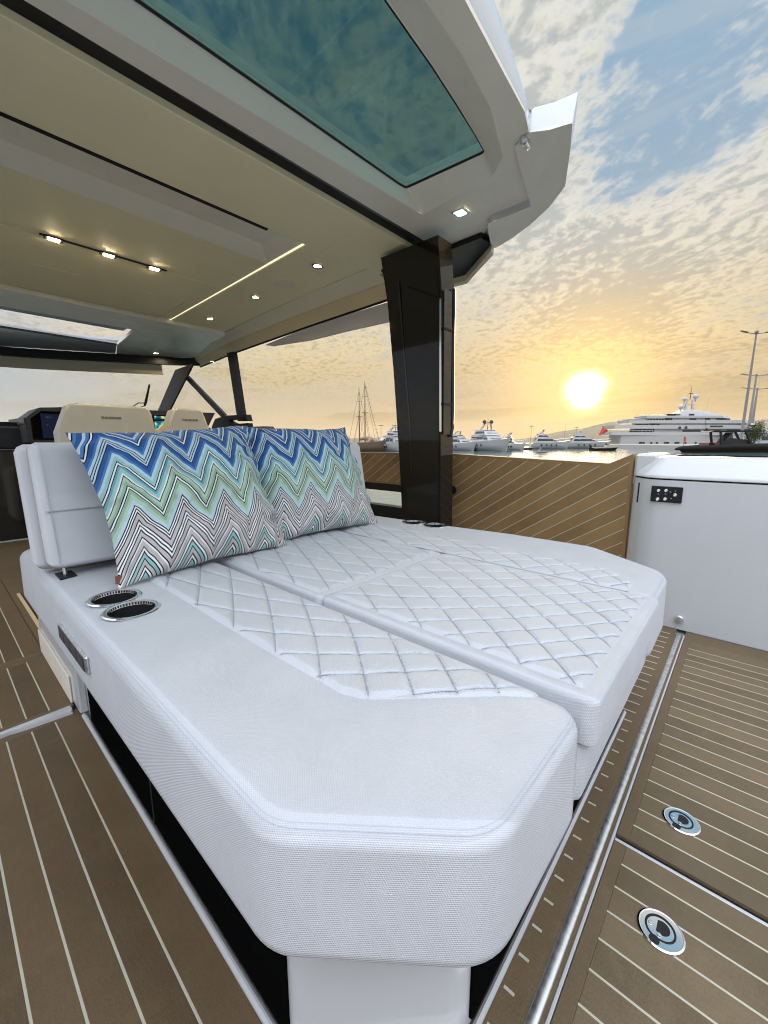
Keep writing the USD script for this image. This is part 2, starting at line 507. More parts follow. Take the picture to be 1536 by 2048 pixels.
def prism(poly, depth, o, ex, ey, ez):
    """Extrudes the shapely polygon (in the plane o, ex, ey) by depth along ez."""
    if not isinstance(poly, Polygon):
        poly = Polygon(poly)
    m = trimesh.creation.extrude_polygon(poly, depth, engine="earcut")
    v = np.array(m.vertices)
    w = np.asarray(o) + v[:, :1] * np.asarray(ex) + v[:, 1:2] * np.asarray(ey) + v[:, 2:] * np.asarray(ez)
    f = np.array(m.faces)
    if np.dot(np.cross(ex, ey), ez) < 0:
        f = f[:, ::-1]
    return w, f


def prism_z(poly, z0, z1):
    return prism(poly, z1 - z0, (0, 0, z0), (1, 0, 0), (0, 1, 0), (0, 0, 1))


def tube(points, r, sides=8, caps=True):
    p = np.asarray(points, float)
    r = np.broadcast_to(r, (len(p),))
    t = np.gradient(p, axis=0)
    t /= np.linalg.norm(t, axis=1, keepdims=True) + 1e-12
    a = np.cross(t, np.where(np.abs(t[:, 2:]) < 0.9, [0, 0, 1.0], [1.0, 0, 0]))
    a /= np.linalg.norm(a, axis=1, keepdims=True) + 1e-12
    b = np.cross(t, a)
    ang = np.arange(sides) * 2 * np.pi / sides
    v = p[:, None] + r[:, None, None] * (np.cos(ang)[None, :, None] * a[:, None] + np.sin(ang)[None, :, None] * b[:, None])
    i, j = np.meshgrid(np.arange(len(p) - 1), np.arange(sides), indexing="ij")
    q = np.stack([i * sides + j, i * sides + (j + 1) % sides, (i + 1) * sides + (j + 1) % sides, (i + 1) * sides + j], -1).reshape(-1, 4)
    f = np.vstack([q[:, [0, 1, 2]], q[:, [0, 2, 3]]])
    v = v.reshape(-1, 3)
    if caps:
        n = len(v)
        v = np.vstack([v, p[:1], p[-1:]])
        e = np.arange(sides)
        f = np.vstack([f, np.stack([np.full(sides, n), (e + 1) % sides, e], 1), np.stack([np.full(sides, n + 1), (len(p) - 1) * sides + e, (len(p) - 1) * sides + (e + 1) % sides], 1)])
    return fix((v, f))


def bar(p, q, w, h, up=(0, 0, 1)):
    p, q = np.asarray(p, float), np.asarray(q, float)
    d = (q - p) / np.linalg.norm(q - p)
    s = np.cross(d, up)
    s /= np.linalg.norm(s)
    n = np.cross(s, d)
    return hull([e + a * w / 2 * s + b * h / 2 * n for e in (p, q) for a in (-1, 1) for b in (-1, 1)])


def lathe(profile, center, axis=(0, 0, 1), sides=48):
    axis = np.asarray(axis, float)
    m = trimesh.creation.revolve(np.asarray(profile, float), sections=sides)
    T = trimesh.geometry.align_vectors([0, 0, 1], axis)
    T[:3, 3] = center
    m.apply_transform(T)
    return m


def sphere(c, r, sub=2):
    m = trimesh.creation.icosphere(sub, r)
    m.apply_translation(c)
    return m


def resample(poly, n):
    L = poly.exterior
    if not L.is_ccw:
        L = LineString(list(L.coords)[::-1])
    return np.array([L.interpolate(t, normalized=True).coords[0] for t in np.linspace(0, 1, n, endpoint=False)])


def upholstered(poly, profile, round_r=0.03, n=260, cap=True):
    """A padded block: the plan polygon with rounded corners, lofted through (inset, z) rings and closed with a fan of grid cells."""
    p = Polygon(poly).buffer(-round_r, join_style=1).buffer(round_r, join_style=1)
    ring = resample(p, n)
    t = np.roll(ring, -1, 0) - np.roll(ring, 1, 0)
    nrm = np.stack([-t[:, 1], t[:, 0]], 1)
    nrm /= np.linalg.norm(nrm, axis=1, keepdims=True)
    rings = [np.c_[ring + nrm * ins, np.full(n, z)] for ins, z in profile]
    v = np.vstack(rings)
    f = []
    e = np.arange(n)
    for k in range(len(profile) - 1):
        f.append(np.stack([k * n + e, k * n + (e + 1) % n, (k + 1) * n + (e + 1) % n], 1))
        f.append(np.stack([k * n + e, (k + 1) * n + (e + 1) % n, (k + 1) * n + e], 1))
    f = np.vstack(f)
    if cap:
        for k, flip in ((0, True), (len(profile) - 1, False)):
            m = trimesh.creation.triangulate_polygon(Polygon(rings[k][:, :2]), engine="earcut")
            mv, mf = np.array(m[0]), np.array(m[1])
            base = len(v)
            v = np.vstack([v, np.c_[mv, np.full(len(mv), profile[k][1])]])
            area = np.cross(mv[mf[:, 1]] - mv[mf[:, 0]], mv[mf[:, 2]] - mv[mf[:, 0]])
            mf = np.where((area > 0)[:, None], mf, mf[:, ::-1])
            f = np.vstack([f, (mf[:, ::-1] if flip else mf) + base])
    m = trimesh.Trimesh(v, f, process=False)
    m.merge_vertices()
    return m


# a pixel of the 1536 x 2048 picture on a plane of the boat
def ray(x, y):
    return (x - CX) * RT - (y - CY) * CUP + FPX * CAX


def on(x, y, n, d):
    r = ray(x, y)
    return EYE + r * ((d - np.dot(n, EYE)) / np.dot(n, r))


def UZ(x, y, z):
    return on(x, y, np.array([0, 0, 1.0]), z)


def UX(x, y, v):
    return on(x, y, np.array([1.0, 0, 0]), v)


def UY(x, y, v):
    return on(x, y, np.array([0, 1.0, 0]), v)


def UB(x, y, depth):
    return on(x, y, FW, depth)


SL = 0.027


def zr(Y, dz=0.0):
    return 1.9 + dz - SL * (Y - 2.0)


def UR(x, y, dz=0.0):
    return on(x, y, np.array([0, SL, 1.0]), 1.9 + dz + 2 * SL)[:2]


def roof_prism(poly, dz, th):
    """A panel of the hardtop that follows its slope: underside dz above the lining plane, th thick."""
    v, f = prism_z(poly, 0.0, th)
    v[:, 2] += zr(v[:, 1], dz)
    return v, f


# ------------------------------------------------------------------ water, quay and hills
WATER = -1.1
def water():
    rings = [0, 6, 12, 20, 30, 45, 70, 110, 180, 300, 600, 1200, 3000, 8000, 20000]
    n = 48
    v, f = [(0, 0, WATER)], []
    for r in rings[1:]:
        for k in range(n):
            v.append((r * math.cos(2 * math.pi * k / n), r * math.sin(2 * math.pi * k / n), WATER))
    for k in range(n):
        f.append((0, 1 + k, 1 + (k + 1) % n))
    for i in range(len(rings) - 2):
        a, b = 1 + i * n, 1 + (i + 1) * n
        for k in range(n):
            k2 = (k + 1) % n
            f += [(a + k, b + k, b + k2), (a + k, b + k2, a + k2)]
    single("water", (np.array(v, float), np.array(f)), "water", "calm harbour water glittering under the low sun", "water", kind="structure", smooth=True)


water()


def hill(name, label, profile, depth, thick):
    """A ridge: skyline points (pixel x, pixel y) at a distance, falling to the water in front and behind."""
    xs = np.linspace(profile[0][0], profile[-1][0], 90)
    ys = np.interp(xs, [p[0] for p in profile], [p[1] for p in profile])
    rows = []
    for k, (s, dz) in enumerate(((-0.5, 0.0), (-0.30, 0.45), (-0.14, 0.80), (0.0, 1.0), (0.25, 0.6), (0.6, 0.0))):
        row = []
        for x, y in zip(xs, ys):
            p = UB(x, y, depth)
            h = max(p[2] - WATER, 2.0)
            b = np.array([p[0], p[1], 0]) + FW * s * thick
            h *= 1 + 0.16 * (meshkit.fbm(np.array([x * 0.03, k * 1.7, depth * 0.01]), 4, 3) - 0.5)
            row.append((b[0], b[1], WATER - 1 + h * dz))
        rows.append(row)
    v = np.array(rows, float)
    nr, nc = v.shape[:2]
    i, j = np.meshgrid(np.arange(nr - 1), np.arange(nc - 1), indexing="ij")
    q = np.stack([i * nc + j, i * nc + j + 1, (i + 1) * nc + j + 1, (i + 1) * nc + j], -1).reshape(-1, 4)
    single(name, (v.reshape(-1, 3), q), "hill", label, "hills", kind="structure", smooth=True)


hill("hills", "low hazy hills across the bay", [(620, 884), (700, 876), (800, 874), (900, 878), (1000, 881), (1060, 876), (1120, 862), (1165, 856), (1210, 845), (1250, 843), (1330, 848), (1420, 856), (1470, 846), (1536, 838), (1640, 846), (1800, 880)], 3600, 1600)
hill("hills", "far hills behind the bow of the largest yacht", [(1100, 886), (1200, 880), (1300, 862), (1400, 850), (1480, 843), (1536, 836), (1700, 850), (1900, 884)], 5200, 1800)

# ------------------------------------------------------------------ air
def haze():
    g = Graph()
    vol = g("principled_volume", "volume", color=(0.95, 0.82, 0.62), density=0.0001, anisotropy=0.35)
    M["haze"] = g.done("/World/Looks/haze", volume=vol)
    single("haze", box(-9000, 9000, -9000, 9000, WATER - 1.0, 340.0), "haze", "thin warm haze over the harbour", "haze", kind="stuff", smooth=False)


haze()

# ------------------------------------------------------------------ decks
PITCHX = 0.053
GAP = 0.0036


def planks(parent, lines, x_end, y0, y1, z, mats, axis_lines="caulk", border=0.0, strips=None):
    """Boards along y between the caulk lines, each a part; the caulk strips lie 0.8 mm lower."""
    edges = [x_end[0]] + list(lines) + [x_end[1]]
    for i in range(len(edges) - 1):
        a = edges[i] + (GAP / 2 if i > 0 else 0)
        b = edges[i + 1] - (GAP / 2 if i < len(edges) - 2 else 0)
        obj("plank", box(a, b, y0, y1, z - 0.008, z, 0.0006), mats[i % 3], parent, smooth=False)
    for x in lines:
        obj("caulk_strip", box(x - GAP / 2, x + GAP / 2, y0, y1, z - 0.008, z - 0.0006), "caulk", parent, smooth=False)


LONG = [f"teak_long_{k}" for k in (1, 0, 2)]
HATCH = [f"teak_hatch_{k}" for k in (0, 2, 1)]
WALLM = [f"teak_wall_{k}" for k in (1, 2, 0)]

deck = thing("cockpit_deck", "brown teak style cockpit deck with pale caulk lines", "deck", (0, 0, 0), kind="structure")
obj("hull_bottom", box(-0.55, 2.62, -2.2, 6.6, -1.25, -0.02), "gelcoat", deck)
lx = [-0.366 + 0.0525 * k for k in range(11)]
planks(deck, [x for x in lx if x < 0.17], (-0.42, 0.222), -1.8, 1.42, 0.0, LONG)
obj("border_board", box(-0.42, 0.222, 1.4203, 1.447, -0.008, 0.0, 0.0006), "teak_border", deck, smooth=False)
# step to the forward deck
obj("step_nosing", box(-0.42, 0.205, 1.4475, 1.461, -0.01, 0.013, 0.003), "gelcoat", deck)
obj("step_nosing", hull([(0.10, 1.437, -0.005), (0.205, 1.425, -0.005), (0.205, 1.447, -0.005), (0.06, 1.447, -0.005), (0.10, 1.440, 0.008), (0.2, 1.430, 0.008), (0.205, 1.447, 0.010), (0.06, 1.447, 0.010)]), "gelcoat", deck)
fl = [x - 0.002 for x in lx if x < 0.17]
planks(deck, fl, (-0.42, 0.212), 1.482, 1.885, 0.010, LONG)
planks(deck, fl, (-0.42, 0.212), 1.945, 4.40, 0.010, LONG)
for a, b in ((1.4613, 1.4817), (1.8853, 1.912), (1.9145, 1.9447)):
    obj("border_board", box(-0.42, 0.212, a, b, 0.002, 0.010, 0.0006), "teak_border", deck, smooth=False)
obj("deck_under", box(0.215, 2.0, 1.97, 4.4, -0.015, 0.008), "teak_border", deck, smooth=False)
obj("threshold", box(-0.42, 2.0, 4.402, 4.425, -0.01, 0.016, 0.002), "gelcoat", deck)
tr0, tr1 = UZ(36, 1187, 0.011), UZ(88, 1262, 0.011)
obj("floor_track", box(tr0[0] - 0.006, tr0[0] + 0.008, tr1[1], tr0[1], 0.004, 0.0125, 0.001), "tan_trim", deck)
obj("floor_track", box(tr0[0] + 0.010, tr0[0] + 0.013, tr1[1], tr0[1], 0.004, 0.0122, 0.0005), "black_void", deck)
# walkway behind the sun lounge, with short caulk dashes
obj("border_board", box(0.222, 2.086, 0.1535, 0.40, -0.008, 0.0, 0.0006), "teak_border", deck, smooth=False)
for k in range(-3, 30):
    x = 0.478 + PITCHX * k
    y1 = 0.186 if x < 1.25 else 0.30
    obj("caulk_strip", box(x - 0.0022, x + 0.0022, 0.170, y1, 0.0002, 0.0007), "caulk", deck, smooth=False)
rail_pts = [(0.1, 0.1405, -0.003), (2.02, 0.1405, -0.003)]
th_ = np.linspace(0, math.pi, 13)
sec_ = [(0.0080 * math.cos(t), 0.0034 * math.sin(t)) for t in th_]
rv = np.array([[x, 0.1400 + a_, -0.0012 + b_] for x in (0.05, 2.02) for a_, b_ in sec_])
rf = [(k, k + 1, 13 + k + 1, 13 + k) for k in range(12)] + [(12, 0, 13, 25)]
obj("gutter_rail", fix((rv, np.array(rf))), "brushed_steel", deck, smooth=60)
obj("gutter_channel", box(0.05, 2.03, 0.1262, 0.1533, -0.014, -0.0012), "teak_border", deck, smooth=False)
obj("gutter_edge", box(0.05, 2.03, 0.1210, 0.1258, -0.014, 0.0006, 0.001), "gelcoat", deck)
obj("margin_board", box(1.995, 2.086, -1.8, 0.1205, -0.008, 0.0, 0.0006), "teak_border", deck, smooth=False)


def latch(parent, c):
    cx, cy = c
    ring = obj("latch", lathe([(0, 0.0), (0.0335, 0.0), (0.0335, 0.0022), (0.031, 0.0034), (0.0285, 0.0026), (0.0, 0.0026)], (cx, cy, 0.0003)), "chrome", parent)
    # black groove in the outline of the lifting ring, and the finger hole
    th = np.linspace(0, 2 * math.pi, 60)
    def kidney(r0, dx):
        pts = []
        for t in th[:-1]:
            r = r0 * (1.0 + 0.20 * math.cos(t - 0.2) - 0.06 * math.cos(2 * t))
            pts.append((cx + dx + r * math.cos(t) * 1.05, cy + r * math.sin(t) * 0.95))
        return Polygon(pts)
    out, inn = kidney(0.0215, -0.002), kidney(0.0185, -0.002)
    obj("groove", prism_z(out.difference(inn), 0.0027, 0.0036), "black_void", ring)
    hole = Point(cx + 0.004, cy - 0.001).buffer(0.0115).difference(sbox(cx - 0.02, cy + 0.006, cx + 0.03, cy + 0.02))
    obj("finger_hole", prism_z(hole, 0.0027, 0.0037), "black_void", ring)
    obj("finger_hole", prism_z(Point(cx - 0.0225, cy + 0.006).buffer(0.0075), 0.0027, 0.0035), "black_void", ring)
    for dx, dy in ((-0.010, 0.001), (0.002, 0.0145)):
        obj("pin", lathe([(0, 0), (0.0035, 0), (0.003, 0.0015), (0, 0.0018)], (cx + dx, cy + dy, 0.0028), sides=14), "chrome", ring)


hatchB = thing("deck_hatch", "nearer plank topped deck hatch with a chrome ring latch, bottom right", "hatch", (0.6, -0.4, 0))
linesB = [0.797 - PITCHX * k for k in range(11)][::-1]
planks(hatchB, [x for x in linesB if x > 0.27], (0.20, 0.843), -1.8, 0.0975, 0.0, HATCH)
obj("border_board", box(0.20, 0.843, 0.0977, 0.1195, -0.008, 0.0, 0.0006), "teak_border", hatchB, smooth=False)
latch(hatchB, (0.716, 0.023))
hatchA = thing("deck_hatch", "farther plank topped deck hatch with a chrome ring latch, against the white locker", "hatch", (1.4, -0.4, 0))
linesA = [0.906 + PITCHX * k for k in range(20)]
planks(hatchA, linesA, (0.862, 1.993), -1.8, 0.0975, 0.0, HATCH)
obj("border_board", box(0.862, 1.993, 0.0977, 0.1195, -0.008, 0.0, 0.0006), "teak_border", hatchA, smooth=False)
latch(hatchA, (0.982, 0.023))
obj("hatch_seal", box(0.8440, 0.8505, -1.8, 0.1195, -0.010, -0.0003, 0.001), "gelcoat", hatchA)
obj("hatch_seal", box(0.8510, 0.8615, -1.8, 0.1195, -0.014, -0.009), "black_void", hatchA)

# ------------------------------------------------------------------ port bulwark (out of the frame, closes the cockpit)
pb = thing("port_bulwark", "white moulded bulwark on the left of the cockpit", "bulwark", (-0.5, 1.0, 0))
obj("side_wall", box(-0.52, -0.425, -1.9, 4.4, -0.01, 0.70, 0.01), "gelcoat", pb)
obj("transom", box(-0.424, 2.60, -1.9, -1.805, -0.01, 0.55, 0.01), "gelcoat", pb)

# aft bench across the stern, behind the photographer
ab = thing("aft_bench", "white upholstered bench across the stern", "bench", (0.85, -1.45, 0))
obj("base", box(-0.40, 2.06, -1.79, -1.10, 0.002, 0.36, 0.02), "gelcoat", ab)

# ------------------------------------------------------------------ starboard bulwark with diagonal planks
XW = 2.2
def wp(x, y):
    p = UX(x, y, XW)
    return (p[1], p[2])


bw = thing("bulwark", "brown planked fold out bulwark with diagonal pale lines behind the lounge", "bulwark", (XW, 1.5, 0))
wall_poly = Polygon([(0.402, 0.02), wp(1250, 1105), wp(1267, 908), wp(1218, 927), wp(910, 908), wp(727, 905), (3.3, 0.735), (3.3, 0.508), (1.70, 0.508), (1.70, 0.02)])
a0, a1 = np.array(wp(909, 1034)), np.array(wp(1110, 924))
b0, b1 = np.array(wp(1043, 1067)), np.array(wp(1248, 950))
dv = (a1 - a0) / np.linalg.norm(a1 - a0) + (b1 - b0) / np.linalg.norm(b1 - b0)
dv /= np.linalg.norm(dv)
nv = np.array([-dv[1], dv[0]])
if nv[1] < 0:
    nv = -nv
inner = wall_poly.buffer(-0.014, join_style=2)
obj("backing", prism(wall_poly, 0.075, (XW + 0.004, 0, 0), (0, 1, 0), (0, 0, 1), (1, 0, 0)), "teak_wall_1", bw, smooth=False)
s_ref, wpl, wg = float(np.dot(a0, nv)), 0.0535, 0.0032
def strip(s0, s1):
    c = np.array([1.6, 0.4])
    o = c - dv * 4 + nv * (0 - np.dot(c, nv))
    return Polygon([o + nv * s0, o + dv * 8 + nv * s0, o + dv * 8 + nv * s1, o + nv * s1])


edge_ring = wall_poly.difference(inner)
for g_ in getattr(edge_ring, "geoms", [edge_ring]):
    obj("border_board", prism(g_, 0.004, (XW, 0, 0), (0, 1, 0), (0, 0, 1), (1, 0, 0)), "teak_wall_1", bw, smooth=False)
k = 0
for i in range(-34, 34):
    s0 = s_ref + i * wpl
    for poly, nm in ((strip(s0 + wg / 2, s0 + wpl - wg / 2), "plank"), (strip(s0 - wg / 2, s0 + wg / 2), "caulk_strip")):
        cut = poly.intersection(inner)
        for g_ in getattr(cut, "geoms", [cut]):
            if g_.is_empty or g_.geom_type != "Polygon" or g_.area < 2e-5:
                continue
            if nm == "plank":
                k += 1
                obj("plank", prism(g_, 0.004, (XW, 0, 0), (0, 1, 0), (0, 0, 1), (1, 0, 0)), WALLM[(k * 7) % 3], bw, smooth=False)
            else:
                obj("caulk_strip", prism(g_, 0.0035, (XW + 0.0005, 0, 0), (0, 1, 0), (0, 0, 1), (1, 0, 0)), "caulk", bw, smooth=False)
# window low in the bulwark
obj("window_frame", box(XW, XW + 0.075, 1.702, 3.3, 0.456, 0.5075), "black_satin", bw)
obj("window_frame", box(XW, XW + 0.075, 1.702, 3.3, 0.02, 0.345), "black_satin", bw)
obj("window_frame", box(XW, XW + 0.075, 3.30, 3.42, 0.02, 0.73), "black_satin", bw)
obj("pane", box(XW + 0.03, XW + 0.034, 1.702, 3.3, 0.345, 0.456), "clear_pane", bw)
obj("latch_recess", prism(LineString([wp(880, 980), wp(906, 980)]).buffer(0.026), 0.004, (XW - 0.0035, 0, 0), (0, 1, 0), (0, 0, 1), (1, 0, 0)), "black_void", bw)

# ------------------------------------------------------------------ white locker at the stern quarter
lk = thing("stern_locker", "glossy white locker with a black switch panel at the right edge", "locker", (2.3, -0.3, 0))
plan = [(2.09, -1.8), (2.60, -1.8), (2.60, 0.395), (2.196, 0.395), (2.115, 0.335), (2.09, 0.29)]
obj("body", upholstered(plan, [(0.0, 0.0), (0.0, 0.30), (0.001, 0.636), (0.006, 0.642)], 0.018, 240), "gelcoat", lk, smooth=40)
obj("lid_gap", upholstered(plan, [(0.007, 0.640), (0.007, 0.648)], 0.018, 240), "black_void", lk)
obj("lid", upholstered(plan, [(0.004, 0.6475), (0.0, 0.650), (0.001, 0.658), (0.006, 0.664), (0.070, 0.728), (0.080, 0.735), (0.10, 0.739), (0.14, 0.741)], 0.018, 240), "gelcoat", lk, smooth=40)
obj("coaming", box(2.202, 2.60, 0.31, 0.3985, 0.60, 0.748, 0.010), "gelcoat", lk)
p0, p1 = UX(1304, 971, 2.09), UX(1363, 1007, 2.09)
sw = obj("switch_panel", box(2.0835, 2.0895, p1[1], p0[1], p1[2], p0[2], 0.0025), "black_satin", lk)
for px, py in ((1317, 981), (1332, 981), (1315, 998), (1330, 998), (1350, 990)):
    c = UX(px, py, 2.0835)
    b_ = obj("button", lathe([(0, 0), (0.0068, 0), (0.0068, 0.003), (0.0054, 0.0045), (0.0042, 0.0034), (0.0, 0.0034)], (2.084, c[1], c[2]), (-1, 0, 0), 20), "chrome", sw)
for px, py in ((1351, 982), (1341, 984), (1342, 997), (1317, 988), (1331, 988)):
    c = UX(px, py, 2.0835)
    obj("printed_mark", box(2.0828, 2.0834, c[1] - 0.0026, c[1] + 0.0026, c[2] - 0.001, c[2] + 0.001), "caulk", sw)
c = UX(1359, 1238, 2.088)
obj("drain_fitting", cat(lathe([(0, 0), (0.016, 0), (0.016, 0.006), (0.012, 0.012), (0, 0.014)], (2.089, c[1], c[2]), (-1, 0, 0), 20)), "brushed_steel", lk)
obj("vent_slot", box(2.150, 2.153, 0.350, 0.366, 0.53, 0.62), "black_satin", lk)

# ------------------------------------------------------------------ sun lounge
bed = thing("sun_lounge", "large white upholstered sun lounge with diamond quilted top", "sun lounge", (0.9, 1.0, 0))
plinth = Polygon([(0.236, 1.95), (0.232, 0.362), (0.395, 0.2035), (1.28, 0.206), (1.36, 0.30), (1.36, 1.95)])
obj("plinth", upholstered(list(plinth.exterior.coords)[:-1], [(0.0, 0.002), (0.0, 0.258)], 0.012, 240), "gelcoat", bed, smooth=40)
obj("toe_trim", box(0.2150, 0.2260, 0.36, 1.385, 0.0005, 0.014, 0.004), "gelcoat", bed)
obj("toe_trim", box(0.39, 1.30, 0.1900, 0.1983, 0.0005, 0.014, 0.004), "gelcoat", bed)
obj("toe_trim", bar((0.2205, 0.362, 0.007), (0.393, 0.1935, 0.007), 0.011, 0.013), "gelcoat", bed)
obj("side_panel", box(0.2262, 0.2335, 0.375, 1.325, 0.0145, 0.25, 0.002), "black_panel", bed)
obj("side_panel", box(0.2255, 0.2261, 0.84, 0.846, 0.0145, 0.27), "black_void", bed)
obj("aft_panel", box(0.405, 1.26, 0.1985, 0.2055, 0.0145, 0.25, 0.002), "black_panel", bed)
obj("base_panel", box(0.214, 0.2355, 1.385, 1.95, 0.011, 0.27, 0.004), "gelcoat", bed)
obj("base_panel", box(0.208, 0.2135, 1.47, 1.95, 0.011, 0.10, 0.002), "liner", bed)
PROF = [(0.022, 0.246), (0.006, 0.249), (0.0008, 0.256), (0.0, 0.266), (0.001, 0.33)] + [(0.0025 + 0.0295 * (1 - math.cos(t)), 0.389 + 0.0295 * math.sin(t)) for t in np.linspace(0.05, math.radians(78), 9)]


def cross2(a, b):
    return a[:, 0] * b[:, 1] - a[:, 1] * b[:, 0]


def block(name, poly, cups, rr, seam_inset=0.0165, seam_z=0.4092):
    m = upholstered(poly, PROF, rr, 420, cap=False)
    p = Polygon(poly).buffer(-rr).buffer(rr)
    ring = resample(p, 420)
    t = np.roll(ring, -1, 0) - np.roll(ring, 1, 0)
    nrm = np.stack([-t[:, 1], t[:, 0]], 1) / np.linalg.norm(t, axis=1)[:, None]
    ins_, ztop = PROF[-1]
    edge = ring + nrm * ins_
    top = Polygon(edge)
    # padded top: a grid that swells gently from the piped edge, open over the cups
    hole = shapely.union_all([Point(c).buffer(0.0475, 24) for c in cups])
    area_ = top.difference(hole)
    x0, y0, x1, y1 = top.bounds
    gx, gy = np.meshgrid(np.arange(x0, x1, 0.009), np.arange(y0, y1, 0.009))
    pts = np.c_[gx.ravel(), gy.ravel()]
    pts = pts[shapely.contains_xy(area_.buffer(-0.004), pts[:, 0], pts[:, 1])]
    rims = [np.array(h_.coords)[:-1] for h_ in area_.interiors]
    allp = np.vstack([edge] + rims + [pts])
    tri = Delaunay(allp).simplices
    cen = allp[tri].mean(1)
    tri = tri[shapely.contains_xy(area_, cen[:, 0], cen[:, 1])]
    aa = cross2(allp[tri[:, 1]] - allp[tri[:, 0]], allp[tri[:, 2]] - allp[tri[:, 0]])
    tri = np.where((aa > 0)[:, None], tri, tri[:, ::-1])
    dist = shapely.distance(shapely.points(allp), top.exterior)
    zz_ = ztop + 0.0065 * (1 - np.exp(-dist / 0.035)) + 0.0022 * (meshkit.fbm(np.c_[allp * 5.0, np.zeros(len(allp))], 3, 21) - 0.5) * np.clip(dist / 0.04, 0, 1)
    whole = trimesh.Trimesh(*cat(m, (np.c_[allp, zz_], tri)), process=False)
    whole.merge_vertices(digits_vertex=6)
    whole.update_faces(whole.nondegenerate_faces())
    body = obj(name, whole, "white_fabric", bed, smooth=50)
    # double row of stitching along the edge
    for ins, z in ((0.0098, 0.4085), (0.0135, 0.4118)):
        line = np.c_[ring + nrm * ins, np.full(len(ring), z)]
        line = np.vstack([line, line[:1]])
        obj("stitch_seam", tube(line, 0.00055, 4, caps=False), "seam_thread", body)
    return body, top


CUPS_L = [tuple(UZ(230, 1199, 0.42)[:2]), tuple(UZ(264, 1223.5, 0.42)[:2])]
CUPS_R = [tuple(UZ(828, 1046.5, 0.42)[:2]), tuple(UZ(871, 1052.5, 0.42)[:2])]
def soften(poly, r_out, keep_x):
    """Rounds the outer corners generously and leaves the edge along the joint square."""
    p = Polygon(poly)
    soft = p.buffer(-r_out).buffer(r_out, 16)
    x0, x1 = keep_x
    return list(soft.union(p.intersection(sbox(x0, -1, x1, 3))).exterior.coords)[:-1]


left_poly = [(0.180, 1.97), (0.180, 0.325), (0.330, 0.139), (0.6015, 0.134), (0.6015, 1.97)]
right_poly = [(1.1585, 0.136), (1.445, 0.138), (1.640, 0.40), (1.640, 0.72), (1.605, 1.05), (1.572, 1.55), (1.50, 1.97), (1.1585, 1.97)]
left_poly = soften(left_poly, 0.085, (0.45, 0.7))
right_poly = soften(right_poly, 0.10, (1.0, 1.32))
blkL, topL = block("padded_surround", left_poly, CUPS_L, 0.042)
blkR, topR = block("padded_surround", right_poly, CUPS_R, 0.042)
for cset in (CUPS_L, CUPS_R):
    for c in cset:
        h = obj("cup_holder", lathe([(0.0475, -0.004), (0.0575, 0.0), (0.0585, 0.0022), (0.056, 0.0040), (0.052, 0.0044), (0.0475, 0.0030), (0.0455, -0.004)], (c[0], c[1], 0.4236), sides=64), "chrome", bed)
        obj("cup", lathe([(0.0, -0.088), (0.038, -0.088), (0.043, -0.080), (0.0458, -0.003), (0.0474, 0.0026), (0.0478, -0.09), (0.0, -0.09)], (c[0], c[1], 0.4236), sides=48), "cup_inside", h)
q0, q1 = UX(122, 1247, 0.18), UX(174, 1327, 0.18)
ctl = obj("control_panel", box(0.1735, 0.1815, 1.0, 1.262, 0.312, 0.352, 0.003), "brushed_steel", bed)
for k in range(4):
    y = 1.012 + k * 0.0605
    obj("rocker_switch", box(0.1715, 0.1738, y, y + 0.055, 0.316, 0.348, 0.001), "dark_grey", ctl)

mid_poly = [(0.604, 0.137), (1.156, 0.139), (1.156, 1.95), (0.604, 1.95)]
obj("centre_base", upholstered(mid_poly, [(0.02, 0.244), (0.004, 0.248), (0.0, 0.258), (0.0, 0.335), (0.006, 0.352)], 0.012, 300), "white_fabric", bed, smooth=40)


def quilt_height(X, Y):
    g_ = quilt_gy(Y)
    bend = 1.25 * np.sin((Y - 0.1) * 2.6)
    w = 0.088
    u = (X - 0.88) / w + g_ + bend * 0.6
    v = (X - 0.88) / w - g_ + bend * 0.6
    au, av = np.abs((u % 1) - 0.5) * 2, np.abs((v % 1) - 0.5) * 2
    pu, pv = 1 - au ** 4.5, 1 - av ** 4.5
    line = np.exp(-((1 - np.maximum(au, av)) / 0.04) ** 2)
    return np.sqrt(np.clip(pu * pv, 0, 1)), line


def quilt_gy(Y):
    ys = np.linspace(-0.3, 2.4, 700)
    L = 0.074 + 0.042 * np.clip((ys - 0.2) / 0.4, 0, 1) + 0.24 * np.clip((ys - 0.5) / 0.85, 0, 1) ** 1.3
    return np.interp(Y, ys, np.cumsum(1 / L) * (ys[1] - ys[0]))


def quilt_stitches(p, zfun, inset):
    """The sewn lines of the diamonds, as one thin thread mesh that follows the grooves."""
    q = p.buffer(-inset)
    Y = np.arange(p.bounds[1], min(p.bounds[3], 1.5), 0.012)
    out = []
    for sgn in (1, -1):
        for n_ in range(-40, 41):
            X = 0.88 + 0.088 * (n_ - sgn * quilt_gy(Y) - 0.6 * 1.25 * np.sin((Y - 0.1) * 2.6))
            if X.max() < p.bounds[0] or X.min() > p.bounds[2]:
                continue
            line = LineString(np.c_[X, Y]).intersection(q)
            for g_ in getattr(line, "geoms", [line]):
                if g_.is_empty or g_.length < 0.02:
                    continue
                k = max(3, int(g_.length / 0.012))
                pts = np.array([g_.interpolate(t, normalized=True).coords[0] for t in np.linspace(0, 1, k)])
                out.append(tube(np.c_[pts, zfun(pts)], 0.00085, 4, caps=False))
    return cat(*out) if out else None


